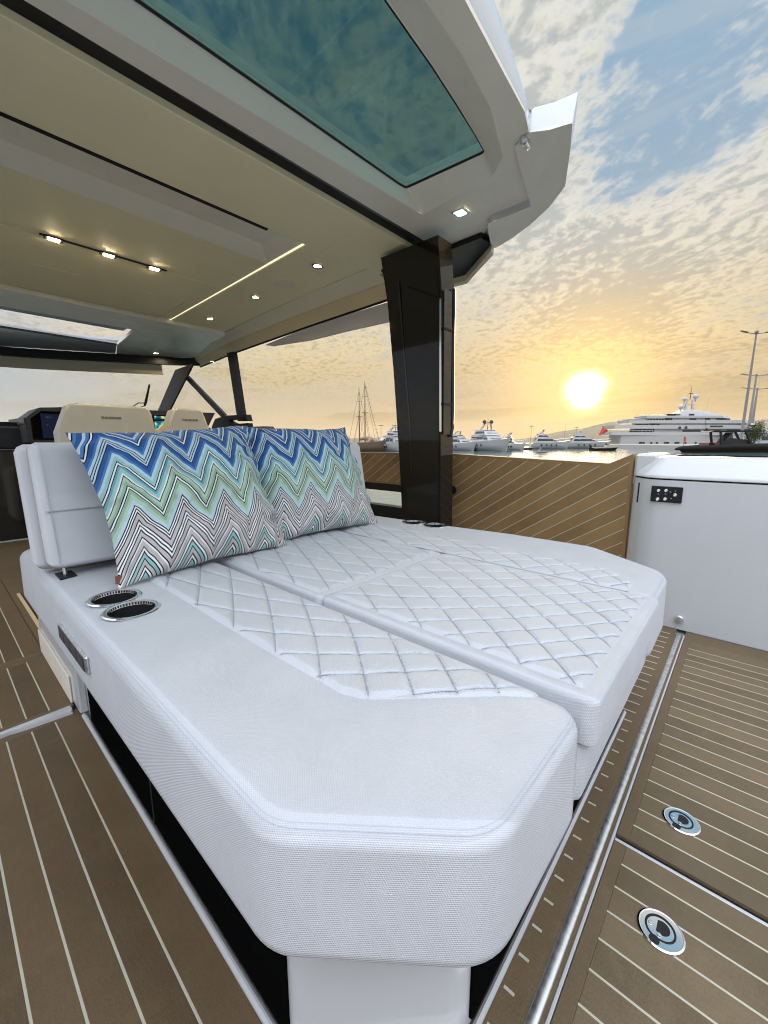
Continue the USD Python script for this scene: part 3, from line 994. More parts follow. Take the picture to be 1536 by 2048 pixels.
def quilt(name, poly, z_edge, amp, parent, crown=None, step=0.0033, rim=0.0, base=None, extra=None):
    p = Polygon(poly)
    x0, y0, x1, y1 = p.bounds
    gx, gy = np.meshgrid(np.arange(x0, x1, step), np.arange(y0, y1, step))
    pts = np.c_[gx.ravel(), gy.ravel()]
    inside = shapely.contains_xy(p.buffer(-step * 0.55), pts[:, 0], pts[:, 1])
    pts = pts[inside]
    nb = int(p.length / step)
    bpts = resample(p, nb)
    allp = np.vstack([pts, bpts])
    tri = Delaunay(allp).simplices
    cen = allp[tri].mean(1)
    tri = tri[shapely.contains_xy(p.buffer(1e-5), cen[:, 0], cen[:, 1])]
    a = np.cross(allp[tri[:, 1]] - allp[tri[:, 0]], allp[tri[:, 2]] - allp[tri[:, 0]])
    tri = np.where((a > 0)[:, None], tri, tri[:, ::-1])
    tri = tri[np.abs(a) > 1e-12]
    dist = shapely.distance(shapely.points(allp), p.exterior)
    puff, line = quilt_height(allp[:, 0], allp[:, 1])
    e = np.clip((dist - rim) / 0.014, 0, 1)
    e = e * e * (3 - 2 * e)
    rise = np.sqrt(np.clip(dist / 0.016, 0, 1)) if rim == 0 else np.ones(len(dist))
    if crown is not None:
        z_edge = PROF[-1][1] + 0.0065 * (1 - np.exp(-shapely.distance(shapely.points(allp), crown.exterior) / 0.035)) + 0.0012 * np.clip(dist / 0.006, 0, 1) - 0.0008
    z = z_edge + amp * 0.25 * rise + e * (amp * puff - 0.0020 * line)
    z += 0.0016 * (meshkit.fbm(np.c_[allp * 9, np.zeros(len(allp))], 3, 5) - 0.5)
    if rim:
        # smooth border, a stitched groove, then the rounded outer edge
        z = z - 0.0014 * np.exp(-((dist - rim) / 0.003) ** 2)
        r = 0.016
        q = np.clip(1 - dist / r, 0, 1)
        z -= r * (1 - np.sqrt(1 - np.minimum(q, 0.999) ** 2)) * 0.8
    v = np.c_[allp, z]
    f = tri
    if rim:
        # skirt down the sides
        order = np.arange(len(pts), len(allp))
        n = len(order)
        lo = np.c_[bpts, np.full(n, 0.352)]
        base_i = len(v)
        v = np.vstack([v, lo])
        i = np.arange(n)
        f = np.vstack([f, np.stack([order, base_i + i, base_i + (i + 1) % n], 1), np.stack([order, base_i + (i + 1) % n, order[(i + 1) % n]], 1)])
    made = obj(name, (v, f), "white_fabric", parent, smooth=50)
    tree = cKDTree(allp)
    st = quilt_stitches(p, lambda xy: z[tree.query(xy, k=5)[1]].mean(1) + 0.0006, max(rim, 0.004) + 0.004)
    if st is not None:
        obj("quilt_stitching", st, "quilt_thread", made, smooth=False)
    return made


quiltL = [(0.374, 1.95), (0.374, 0.425), (0.388, 0.384), (0.586, 0.186), (0.586, 1.95)]
quilt("quilted_panel", Polygon(quiltL).buffer(-0.01).buffer(0.01).exterior.coords[:-1], 0.4236, 0.0066, bed, crown=topL)
quiltR = [(1.172, 0.20), (1.235, 0.192), (1.318, 0.262), (1.372, 1.25), (1.372, 1.95), (1.172, 1.95)]
quilt("quilted_panel", Polygon(quiltR).buffer(-0.01).buffer(0.01).exterior.coords[:-1], 0.4236, 0.0066, bed, crown=topR)


def rounded(x0, y0, x1, y1, r):
    return list(sbox(x0 + r, y0 + r, x1 - r, y1 - r).buffer(r, 6).exterior.coords)[:-1]


quilt("mattress", rounded(0.6055, 0.124, 1.1545, 0.752, 0.020), 0.4262, 0.0066, bed, rim=0.024)
quilt("mattress", rounded(0.6055, 0.7545, 1.1545, 1.95, 0.016), 0.4252, 0.0066, bed, rim=0.014)


def cushion(x0, x1, yb, yt, z0, z1, th, bev):
    """A firm back cushion whose front leans from (yb, z0) to (yt, z1)."""
    pts = []
    for x, ex in ((x0, 1), (x1, -1)):
        for (y, z, ez) in ((yb, z0, 1), (yt, z1, -1)):
            for d, ed in ((0, 1), (th, -1)):
                pts += [(x + ex * bev, y + d + ed * bev * 0.0, z + ez * bev), (x, y + d + ed * bev, z + ez * bev), (x + ex * bev, y + d + ed * bev, z)]
                pts += [(x + ex * bev * 0.35, y + d + ed * bev * 0.35, z + ez * bev), (x + ex * bev, y + d + ed * bev * 0.35, z + ez * bev * 0.35), (x + ex * bev * 0.35, y + d + ed * bev, z + ez * bev * 0.35)]
    return hull(pts)


br = obj("backrest", cushion(0.196, 1.472, 1.405, 1.462, 0.447, 0.800, 0.075, 0.020), "plain_fabric", bed, smooth=40)
obj("backrest", cushion(0.176, 1.466, 1.492, 1.545, 0.430, 0.795, 0.075, 0.024), "plain_fabric", bed, smooth=40)
obj("stitch_seam", bar((0.205, 1.4292, 0.612), (1.464, 1.4292, 0.612), 0.0022, 0.0022), "seam_thread", br)
obj("stitch_seam", bar((0.218, 1.4045, 0.468), (0.218, 1.4545, 0.782), 0.0018, 0.0018, (0, 1, 0)), "seam_thread", br)
for x in (0.232, 1.44):
    obj("backrest_leg", tube([(x, 1.432, 0.395), (x, 1.445, 0.452)], 0.006, 10), "chrome", bed)
    obj("leg_socket", box(x - 0.020, x + 0.020, 1.40, 1.47, 0.420, 0.4262, 0.001), "black_satin", bed)


for k_ in range(3):
    x_ = -0.39 + 0.817 * k_
    obj("seat_cushion", upholstered([(x_, -1.78), (x_ + 0.81, -1.78), (x_ + 0.81, -1.09), (x_, -1.09)], [(0.01, 0.362), (0.0, 0.375), (0.0, 0.44), (0.008, 0.462), (0.025, 0.472)], 0.03, 120), "plain_fabric", ab, smooth=40)

# ------------------------------------------------------------------ cushions
def pillow(label, bl, br_, tl, tr, thick, seed):
    bl, br_, tl, tr = (np.asarray(c, float) for c in (bl, br_, tl, tr))
    o = (bl + br_ + tl + tr) / 4
    t = thing("throw_pillow", label, "pillow", o, group=None)
    n = 110
    s = np.linspace(-1, 1, n)
    U, V = np.meshgrid(s, s)
    # the outline draws in between the corners
    Ue = U * (1 - 0.10 * (1 - V ** 2) * np.abs(U)) + 0.012 * (meshkit.noise(np.stack([V * 5 + seed, U * 0 + 1, U * 0], -1)) - 0.5) * np.abs(U)
    Ve = V * (1 - 0.07 * (1 - U ** 2) * np.abs(V)) + 0.016 * (meshkit.noise(np.stack([U * 5 + seed, U * 0 + 4, U * 0], -1)) - 0.5) * np.abs(V)
    a, b = (Ue + 1) / 2, (Ve + 1) / 2
    P = ((1 - a) * (1 - b))[..., None] * bl + (a * (1 - b))[..., None] * br_ + ((1 - a) * b)[..., None] * tl + (a * b)[..., None] * tr
    sag = 0.012 * (meshkit.noise(np.stack([U * 2.3 + seed, V * 0 + 7, U * 0], -1)) - 0.45) * np.clip((V + 0.2), 0, 1)
    P[..., 2] += sag
    nrm = np.cross((br_ + tr) - (bl + tl), (tl + tr) - (bl + br_))
    nrm /= np.linalg.norm(nrm)
    prof = (np.clip(1 - np.abs(U) ** 2.6, 0, 1) * np.clip(1 - np.abs(V) ** 2.6, 0, 1)) ** 0.60
    q = np.stack([U * 2.1 + seed, V * 2.1, np.zeros_like(U)], -1)
    wr = meshkit.fbm(q * 1.4, 4, seed) - 0.5
    edge = np.exp(-((1 - np.abs(V)) / 0.22) ** 2) + np.exp(-((1 - np.abs(U)) / 0.20) ** 2)
    crease = meshkit.fbm(np.stack([U * 9 + seed, V * 2.0, np.full_like(U, 2.0)], -1), 2, seed + 3) - 0.5
    crease2 = meshkit.fbm(np.stack([U * 2.0 + seed, V * 8, np.full_like(U, 5.0)], -1), 2, seed + 4) - 0.5
    hgt = thick * prof * (1 + 0.55 * wr) + (0.045 * crease * np.exp(-((1 + V) / 0.45) ** 2) + 0.050 * crease2 * np.exp(-((1 - np.abs(U)) / 0.34) ** 2)) * (prof > 0) * np.clip(prof * 3, 0, 1)
    front, back = P + nrm * hgt[..., None], P - nrm * (hgt * 0.45)[..., None]
    i, j = np.meshgrid(np.arange(n - 1), np.arange(n - 1), indexing="ij")
    qd = np.stack([i * n + j, i * n + j + 1, (i + 1) * n + j + 1, (i + 1) * n + j], -1).reshape(-1, 4)
    # cloth drags sideways a little where it is creased
    uv = np.stack([(U + 1) / 2 + 0.012 * wr + 0.016 * crease2 * edge, (V + 1) / 2 + 0.014 * (meshkit.fbm(q * 2.2 + 9, 3, seed + 8) - 0.5) + 0.014 * crease * edge], -1).reshape(-1, 2)
    v = np.vstack([front.reshape(-1, 3), back.reshape(-1, 3)])
    f = np.vstack([qd, qd[:, ::-1] + n * n])
    obj("cover", (v, f), "chevron_cloth", t, smooth=True, uv=np.vstack([uv, uv]))
    ring = np.concatenate([np.arange(n), np.arange(1, n) * n + n - 1, (n - 1) * n + np.arange(n - 2, -1, -1), np.arange(n - 2, 0, -1) * n])
    pts = P.reshape(-1, 3)[ring]
    return t, P


bl = UZ(236, 1178, 0.428)
br1 = UZ(575, 1092, 0.430)
tl = UY(128, 862, 1.415)
tr = UY(494, 853, 1.425)
pl1, P1 = pillow("blue green zigzag pillow, left and nearer the helm seats, with a red tag", bl, br1, tl, tr, 0.105, 3)
e0 = bl + np.array([0.014, 0.004, 0.016])
obj("fabric_tag", hull([e0 + (-0.017, 0, -0.004), e0 + (0.0, 0.0, -0.007), e0 + (-0.015, 0.004, 0.016), e0 + (0.002, 0.004, 0.014), e0 + (-0.017, 0.002, -0.004), e0 + (0.0, 0.002, -0.007), e0 + (-0.015, 0.006, 0.016), e0 + (0.002, 0.006, 0.014)]), "red_brown", pl1)
pillow("blue green zigzag pillow, right one beside the dark pillar", UZ(540, 1098, 0.428) + (0.0, 0.05, 0), UZ(757, 1047, 0.428), UY(482, 855, 1.445), UY(690, 852, 1.445), 0.098, 11)

# ------------------------------------------------------------------ hardtop
ht = thing("hardtop", "cream lined hardtop with tinted skylight over the lounge", "boat roof", (0.9, 3.2, 1.9))
XL = -0.5


def pl(pts, dz=0.0):
    return [tuple(UR(*p, dz)) if p[0] > 5 else p for p in pts]


# pixel points above 5, boat coordinates below
fr = [tuple(UR(*p)) for p in ((845, 430), (1000, 330), (925, 110), (850, 0))]
frame_out = [(-0.32, 1.481), fr[0], (1.775, 0.955), (1.70, 0.875), (1.45, 0.80), fr[2], fr[3], (0.55, 0.745), (-0.32, 0.74)]
gdz = 0.07
gl_ = [tuple(UR(*p, gdz)) for p in ((810, 378), (970, 305), (865, 135), (770, 0))]
frame_in = [(-0.2, 1.405), gl_[0], (gl_[1][0], gl_[1][1]), (1.62, 0.955), (1.44, 0.932), gl_[2], gl_[3], (0.55, 0.885), (-0.2, 0.885)]
liner_poly = [(XL, 1.522), tuple(UR(887, 505)), tuple(UR(962, 476)), tuple(UR(975, 455)), tuple(UR(982, 445)), tuple(UR(1062, 412)), tuple(UR(1040, 330)), tuple(UR(1030, 290)), tuple(UR(1058, 265)), tuple(UR(1050, 225)), (1.3, 0.703), tuple(UR(930, 0)), (0.4, 0.675), (XL, 0.68)]
fo = Polygon(frame_out).buffer(-0.02).buffer(0.02)
fo_s = Polygon(frame_out).buffer(-0.03, 8).buffer(0.03, 8)
obj("aft_lining", roof_prism(Polygon(liner_poly).difference(fo_s), 0.0, 0.02), "liner", ht)
# bevelled reveal between the lining and the glass
n = 240
ro, ri = resample(fo_s, n), resample(Polygon(frame_in).buffer(-0.02, 8).buffer(0.02, 8), n)
k0 = int(np.argmin(np.linalg.norm(ro - np.array(frame_out[0]), axis=1)))
k1 = int(np.argmin(np.linalg.norm(ri - np.array(frame_in[0]), axis=1)))


def by_corner(poly, corners, per=40):
    """Resample a ring so that its corners fall on the same indices."""
    ring = []
    for a, b in zip(corners, corners[1:] + corners[:1]):
        for t in np.linspace(0, 1, per, endpoint=False):
            ring.append((a[0] + (b[0] - a[0]) * t, a[1] + (b[1] - a[1]) * t))
    ring = np.array(ring)
    pts = [poly.exterior.interpolate(poly.exterior.project(Point(p))).coords[0] for p in ring]
    return np.array(pts)


ro = by_corner(fo_s, frame_out)
pin = Polygon(frame_in).buffer(-0.018, 8).buffer(0.018, 8)
ri = by_corner(pin, frame_in)
nn = len(ro)
rings = []
for t, dz in ((0.0, 0.0), (0.05, 0.003), (0.12, 0.010), (0.9, gdz - 0.004), (1.0, gdz)):
    xy = ro * (1 - t) + ri * t
    rings.append(np.c_[xy, zr(xy[:, 1], dz)])
rings.append(np.c_[ri, zr(ri[:, 1], gdz + 0.05)])
v = np.vstack(rings)
e = np.arange(nn)
f = np.vstack([np.stack([k * nn + e, (k + 1) * nn + e, (k + 1) * nn + (e + 1) % nn, k * nn + (e + 1) % nn], -1) for k in range(len(rings) - 1)])
obj("skylight_frame", (v, f), "liner", ht, smooth=35)
glass = obj("skylight_glass", roof_prism(pin.buffer(0.03), gdz + 0.012, 0.006), "skylight_glass", ht, smooth=False)
obj("seal", tube(np.vstack([np.c_[ri, zr(ri[:, 1], gdz + 0.004)], [[*ri[0], zr(ri[0, 1], gdz + 0.004)]]]), 0.0055, 6, caps=False), "black_satin", glass)
s0, s1 = np.array([*UR(665, 222, gdz + 0.01)]), np.array([*UR(810, 100, gdz + 0.01)])
mid = (s0 + s1) / 2 + (0.006, 0.004)
obj("scratch", tube([[*p, zr(p[1], gdz + 0.0105)] for p in (s0, mid, s1)], [0.0007, 0.0014, 0.0006], 5), "streak_glass", glass)
for a_, b_ in (((605, 175), (660, 125)), ((590, 165), (605, 176))):
    p, q = UR(*a_, gdz + 0.01), UR(*b_, gdz + 0.01)
    obj("scratch", tube([[*p, zr(p[1], gdz + 0.0105)], [*q, zr(q[1], gdz + 0.0105)]], 0.0006, 5), "streak_glass", glass)
# rim that hangs lower round the outer corner, and its horn at the aft end
LD = -0.035
lip_px = [(1058, 265), (1100, 262), (1145, 250), (1141, 300), (1130, 375), (1098, 415), (1060, 450), (1025, 476), (990, 497), (981, 487), (975, 455), (982, 445), (1062, 412), (1052, 370), (1040, 330), (1030, 290)]
lip_dz = [-0.003, -0.012, -0.022, -0.028, LD, LD, LD, LD, LD, LD, LD, LD, -0.032, -0.022, -0.010, -0.003]
lip = [tuple(UR(*p, q_)) for p, q_ in zip(lip_px, lip_dz)]
lipP = Polygon(lip).buffer(-0.006).buffer(0.006)
lo = by_corner(lipP, lip, 12)
rr = []
outward = lo - lo.mean(0)
cen = np.array([1.6, 1.6])
dz_of = lambda xy: np.interp(np.hypot(xy[:, 0] - 1.61, xy[:, 1] - 0.75), [0.0, 0.10, 0.25, 0.50], [-0.002, -0.010, -0.026, LD])
tipd = np.clip(1 - np.linalg.norm(lo - np.array(lip[2]), axis=1) / 0.42, 0, 1)
edge_in = shapely.distance(shapely.points(lo), LineString([lip[i] for i in range(9)])) < 0.02
for t, k in ((1.0, 1.0), (0.55, 0.55), (0.18, 0.22), (0.05, 0.08), (0.0, -0.05)):
    dz = dz_of(lo) + t * (0.055 + 0.085 * tipd)
    grow = edge_in * k * (0.012 + 0.055 * tipd)
    xy = lo + np.c_[grow, grow * 0.15]
    rr.append(np.c_[xy, zr(lo[:, 1], 0.0) + dz])
m_, t_ = len(lo), np.arange(len(lo))
v = np.vstack(rr)
f = np.vstack([np.stack([k * m_ + t_, k * m_ + (t_ + 1) % m_, (k + 1) * m_ + (t_ + 1) % m_, (k + 1) * m_ + t_], -1) for k in range(len(rr) - 1)])
cv, cf = trimesh.creation.triangulate_polygon(Polygon(rr[-1][:, :2]), engine="earcut")
cv3 = np.c_[cv, zr(cv[:, 1], 0.0) + dz_of(cv)]
idx_t, idx_b = np.arange(m_), (len(rr) - 1) * m_ + np.arange(m_)
def cap_of(ix):
    P2 = v[ix][:, :2]
    tri = Delaunay(P2).simplices
    keep = shapely.contains_xy(Polygon(P2).buffer(0), P2[tri].mean(1)[:, 0], P2[tri].mean(1)[:, 1])
    return ix[tri[keep]]
fq = np.vstack([f[:, [0, 1, 2]], f[:, [0, 2, 3]], cap_of(idx_t), cap_of(idx_b)])
rimm = trimesh.Trimesh(v, fq, process=False)
trimesh.repair.fix_normals(rimm)
if rimm.volume < 0:
    rimm.invert()
rimm.update_faces(np.arange(len(rimm.faces)) < len(fq) - len(cap_of(idx_b)))
obj("corner_rim", rimm, "gelcoat", ht, smooth=40)
obj("rim_underside", fix((cv3, cf)), "liner", ht, smooth=False)
obj("soffit", roof_prism([(2.10, 1.12), (2.30, 1.08), (2.44, 1.42), (2.44, 1.9), (2.14, 1.9), (2.14, 1.45)], 0.012, 0.10), "gelcoat", ht, smooth=False)
# rounded aft face
prof_x = [XL, 0.2, 0.9, 1.12, 1.33, 1.46, 1.55, 1.615, 1.66]
prof_z = [2.13, 2.135, 2.135, 2.125, 2.104, 2.063, 2.030, 2.008, 1.985]
rows = []
xs = np.linspace(XL, 1.66, 60)
zt = np.interp(xs, prof_x, prof_z)
yb = np.interp(xs, [XL, 0.4, 1.09, 1.3, 1.548, 1.66], [0.68, 0.675, 0.687, 0.703, 0.721, 0.75])
for t, dy in ((0.0, 0.012), (0.03, 0.003), (0.10, -0.001), (0.5, 0.0), (0.80, 0.008), (0.92, 0.022), (0.985, 0.05), (1.0, 0.10)):
    z0 = zr(yb, 0.0005)
    rows.append(np.c_[xs, yb + dy, z0 + (zt - z0) * t])
v = np.array(rows)
nr, nc = v.shape[:2]
i, j = np.meshgrid(np.arange(nr - 1), np.arange(nc - 1), indexing="ij")
obj("aft_fascia", (v.reshape(-1, 3), np.stack([i * nc + j, i * nc + j + 1, (i + 1) * nc + j + 1, (i + 1) * nc + j], -1).reshape(-1, 4)), "gelcoat", ht, smooth=60)
# the outer skin, with openings for the two skylights
skin = Polygon([(XL - 0.05, 1.0), (1.55, 1.0), (1.9, 0.92), (2.19, 1.0), (2.31, 1.26), (2.40, 1.7), (2.40, 5.15), (2.1, 5.45), (1.6, 5.75), (0.7, 6.12), (XL - 0.05, 6.15)])
front_hole = Polygon([(XL - 0.04, 4.70), (1.60, 4.70), (1.74, 5.40), (0.7, 5.86), (XL - 0.04, 5.88)])
obj("outer_skin", roof_prism(skin.difference(pin.buffer(0.03).union(shapely.affinity.translate(pin.buffer(0.02), 0.14, 0.12)).convex_hull).difference(front_hole), 0.125, 0.03), "gelcoat", ht)
# black band, cream panels, recess and lining panels
obj("black_band", roof_prism([(XL, 1.5225), (2.05, 1.5225), (2.12, 1.60), (XL, 1.60)], 0.004, 0.02), "black_satin", ht, smooth=False)


def lining(poly, dz, name="lining_panel", mat="cream_liner", th=0.02, r=0.004):
    p = Polygon(poly).buffer(-r).buffer(r) if r else Polygon(poly)
    ring = resample(p, 160)
    if len(poly) <= 8 and r:
        ring = np.array(p.exterior.coords)[:-1]
        if not p.exterior.is_ccw:
            ring = ring[::-1]
    t = np.roll(ring, -1, 0) - np.roll(ring, 1, 0)
    nr_ = np.stack([-t[:, 1], t[:, 0]], 1) / (np.linalg.norm(t, axis=1)[:, None] + 1e-12)
    k = len(ring)
    e_ = np.arange(k)
    rg = [np.c_[ring, zr(ring[:, 1], dz + th)], np.c_[ring, zr(ring[:, 1], dz + 0.003)]]
    ins = ring + nr_ * 0.003
    rg.append(np.c_[ins, zr(ins[:, 1], dz)])
    v_ = np.vstack(rg)
    f_ = np.vstack([np.stack([q * k + e_, (q + 1) * k + e_, (q + 1) * k + (e_ + 1) % k, q * k + (e_ + 1) % k], -1) for q in range(2)])
    a, b = trimesh.creation.triangulate_polygon(Polygon(ins), engine="earcut")
    ar = np.cross(a[b[:, 1]] - a[b[:, 0]], a[b[:, 2]] - a[b[:, 0]])
    b = np.where((ar > 0)[:, None], b[:, ::-1], b)
    return obj(name, cat((v_, f_), (np.c_[a, zr(a[:, 1], dz)], b)), mat, ht, smooth=30)


lining([(XL, 1.574), (1.6725, 1.574), (1.6725, 1.972), (XL, 1.985)], -0.022, th=0.05)
lining([(1.675, 1.574), (2.095, 1.574), (2.135, 1.94), (1.675, 1.971)], -0.022, th=0.05)
obj("recess_slot", roof_prism([(XL, 1.9865), (1.325, 1.974), (1.325, 1.994), (XL, 2.004)], -0.0235, 0.03), "black_void", ht, smooth=False)
# recess: sloping walls up to a shallow top
top0, top1 = 2.035, 2.30
rec_o = [(XL, 1.99), (1.565, 1.99), (1.565, 2.352), (XL, 2.372)]
rec_i = [(XL, 2.02), (1.50, 2.02), (1.475, 2.275), (XL, 2.29)]
v = np.array([[x, y, zr(y, 0.0)] for x, y in rec_o] + [[x, y, zr(y, 0.055)] for x, y in rec_i])
obj("ceiling_recess", (v, np.array([[0, 1, 5, 4], [1, 2, 6, 5], [2, 3, 7, 6], [4, 5, 6, 7]])), "liner", ht, smooth=False)
lining([(XL, 2.376), (1.567, 2.356), (1.570, 2.917), (XL, 2.917)], -0.002)
lining([(XL, 2.920), (1.570, 2.920), (1.572, 3.352), (XL, 3.372)], -0.002)
lining([(XL, 3.376), (1.486, 3.356), (1.490, 3.86), (XL, 3.87)], -0.002)
lining([(1.492, 3.356), (1.572, 3.355), (1.574, 3.86), (1.496, 3.86)], -0.001)
lining([(1.589, 1.976), (2.05, 1.948), (2.045, 2.7), (2.06, 3.4), (2.085, 3.90), (1.589, 3.90)], 0.0, r=0.0)
obj("strip_light", roof_prism([(1.5755, 1.99), (1.5855, 1.99), (1.5855, 3.895), (1.5755, 3.895)], 0.003, 0.006), "strip_glow", ht, smooth=False, label="glowing strip light let into the lining")
lining([(XL, 3.872), (2.09, 3.905), (2.12, 4.20), (1.7, 4.27), (1.46, 4.31), (XL, 4.33)], -0.03, "cross_beam", "liner", 0.06, 0.0)
obj("hatch_blind", roof_prism([(XL, 4.335), (1.455, 4.335), (1.455, 4.70), (XL, 4.70)], 0.045, 0.02), "yacht_grey", ht, smooth=False)
obj("hatch_edge", roof_prism([(XL, 5.105), (1.505, 5.098), (1.508, 5.125), (XL, 5.13)], -0.006, 0.014), "black_satin", ht, smooth=False)
lining([(XL, 5.13), (1.508, 5.126), (1.62, 5.56), (0.70, 5.98), (XL, 6.02)], 0.0, "front_lining", "gelcoat", 0.03, 0.0)
lining([(1.458, 4.315), (1.72, 4.272), (2.13, 4.21), (2.25, 4.7), (2.34, 5.15), (1.98, 5.40), (1.625, 5.555), (1.512, 5.12)], -0.004, "corner_lining", "liner", 0.03, 0.0)
# longitudinal side: light band, tan band, seal and outer rim
ys = np.linspace(1.94, 5.15, 24)
xin = np.interp(ys, [1.94, 2.7, 3.4, 4.04, 4.5, 5.15], [2.055, 2.048, 2.063, 2.105, 2.19, 2.335])
xb = np.interp(ys, [1.94, 3.0, 4.2, 5.15], [2.215, 2.20, 2.225, 2.345])
xc = np.interp(ys, [1.94, 3.0, 4.2, 5.15], [2.32, 2.31, 2.33, 2.39])


def band(a, da, b, db, th=0.006):
    top = np.stack([np.c_[a, ys, zr(ys, da)], np.c_[b, ys, zr(ys, db)], np.c_[b, ys, zr(ys, db + th)], np.c_[a, ys, zr(ys, da + th)]], 1)
    nk = len(ys)
    v_ = top.reshape(-1, 3)
    f_ = []
    for q in range(nk - 1):
        for c in range(4):
            d = (c + 1) % 4
            f_.append((q * 4 + c, q * 4 + d, (q + 1) * 4 + d, (q + 1) * 4 + c))
    f_ += [(0, 1, 2, 3), (nk * 4 - 4, nk * 4 - 3, nk * 4 - 2, nk * 4 - 1)]
    return v_, np.array(f_)


obj("side_cove", band(xin, 0.0, xb, -0.040, 0.02), "beige_trim", ht, smooth=False)
obj("side_fascia", band(xb + 0.001, -0.043, xc, -0.100, 0.02), "tan_trim", ht, smooth=False)
obj("side_seal", band(xc + 0.001, -0.101, xc + 0.012, -0.112, 0.01), "black_satin", ht, smooth=False)
obj("skin_edge", band(xc + 0.02, -0.10, xc + 0.03, 0.15, 0.01), "gelcoat", ht, smooth=False)
rim_px = [(530, 690), (600, 660), (690, 630), (790, 600), (790, 640), (700, 660), (620, 680), (545, 692)]
rim = [tuple(UX(*p, 2.37)[1:]) for p in rim_px]
obj("outer_rim", prism(rim, 0.02, (2.372, 0, 0), (0, 1, 0), (0, 0, 1), (1, 0, 0)), "yacht_grey", ht, smooth=False)
# speaker grille
c = UR(567, 567)
obj("speaker_grille", lathe([(0, 0), (0.075, 0), (0.078, 0.004), (0.078, 0.008)], (c[0], c[1], zr(c[1], -0.004)), sides=40), "beige_trim", ht)
# navigation light under the aft corner
c = UR(1048, 281, -0.01)
nl = obj("bolt_fitting", cat(lathe([(0, 0), (0.017, 0), (0.017, 0.010), (0.010, 0.020), (0, 0.022)], (c[0], c[1], zr(c[1], -0.003)), (0, 0, -1), 6), lathe([(0, 0), (0.010, 0), (0.008, 0.018), (0, 0.02)], (c[0] + 0.006, c[1] - 0.008, zr(c[1], -0.022)), (0.3, -0.4, -1), 12)), "brushed_steel", ht)


def downlight(px, py, label, dz=0.0, square=False):
    c = UR(px, py, dz)
    z = zr(c[1], dz)
    t = thing("ceiling_light", label, "ceiling light", (c[0], c[1], z), "small lamps set in the hardtop lining")
    if square:
        s = 0.034
        fr_ = sbox(c[0] - s, c[1] - s, c[0] + s, c[1] + s).difference(sbox(c[0] - s * 0.68, c[1] - s * 0.68, c[0] + s * 0.68, c[1] + s * 0.68))
        obj("bezel", prism_z(fr_, z - 0.008, z - 0.0005), "chrome", t, smooth=False)
        obj("lens", box(c[0] - s * 0.66, c[0] + s * 0.66, c[1] - s * 0.66, c[1] + s * 0.66, z - 0.005, z - 0.0006), "lamp_glow", t)
        return
    obj("bezel", lathe([(0.024, 0.0), (0.030, -0.0006), (0.036, -0.006), (0.033, -0.009), (0.024, -0.006), (0.022, 0.0)], (c[0], c[1], z), sides=32), "bronze_gloss", t)
    obj("lens", lathe([(0.0, -0.004), (0.0225, -0.004), (0.0225, -0.001), (0.0, -0.001)], (c[0], c[1], z), sides=24), "lamp_glow", t)


downlight(635, 531, "lit round ceiling lamp nearest the dark pillar, beside the speaker")
downlight(511, 594, "second lit round ceiling lamp, forward of the speaker grille")
downlight(420, 637, "third lit round ceiling lamp, near the cross beam")
downlight(312, 706, "lit round ceiling lamp farthest forward, above the windshield corner", -0.004)
downlight(921, 423, "lit square ceiling lamp in the white aft corner of the roof", 0.0, True)
# bar of three spots
sp = thing("spot_bar", "slim bar of three lit spots in the ceiling joint", "ceiling light", (0.9, 2.9, 1.87))
ends = [UR(78, 468, -0.003), UR(334, 541, -0.003)]
y_ = (ends[0][1] + ends[1][1]) / 2
obj("slot", roof_prism([(ends[0][0], y_ - 0.010), (ends[1][0], y_ - 0.010), (ends[1][0], y_ + 0.012), (ends[0][0], y_ + 0.012)], -0.0045, 0.003), "black_satin", sp, smooth=False)
for px, py in ((110, 471), (220, 504), (313, 531)):
    c = UR(px, py, -0.003)
    s_ = obj("spot", roof_prism([(c[0] - 0.040, y_ - 0.018), (c[0] + 0.040, y_ - 0.018), (c[0] + 0.040, y_ + 0.020), (c[0] - 0.040, y_ + 0.020)], -0.012, 0.0075), "black_satin", sp, smooth=False)
    obj("lens", roof_prism([(c[0] - 0.024, y_ - 0.014), (c[0] + 0.024, y_ - 0.014), (c[0] + 0.024, y_ + 0.014), (c[0] - 0.024, y_ + 0.014)], -0.0145, 0.009), "lamp_glow", s_, smooth=False)

# ------------------------------------------------------------------ pillar
pil = thing("roof_pillar", "dark glossy pillar carrying the hardtop behind the lounge", "pillar", (2.0, 1.45, 0))
def px_in(z):
    return 1.972 - 0.028 * z              # inboard face leans in towards the top


def slab(face, x_off, th, dx_th=1.0):
    """A plate on the leaning inboard face: (Y, z) outline, pushed out by x_off towards the boat's middle."""
    v, f = prism(face, th, (0, 0, 0), (0, 1, 0), (0, 0, 1), (1, 0, 0))
    v[:, 0] = px_in(v[:, 2]) - x_off + v[:, 0]
    return v, f


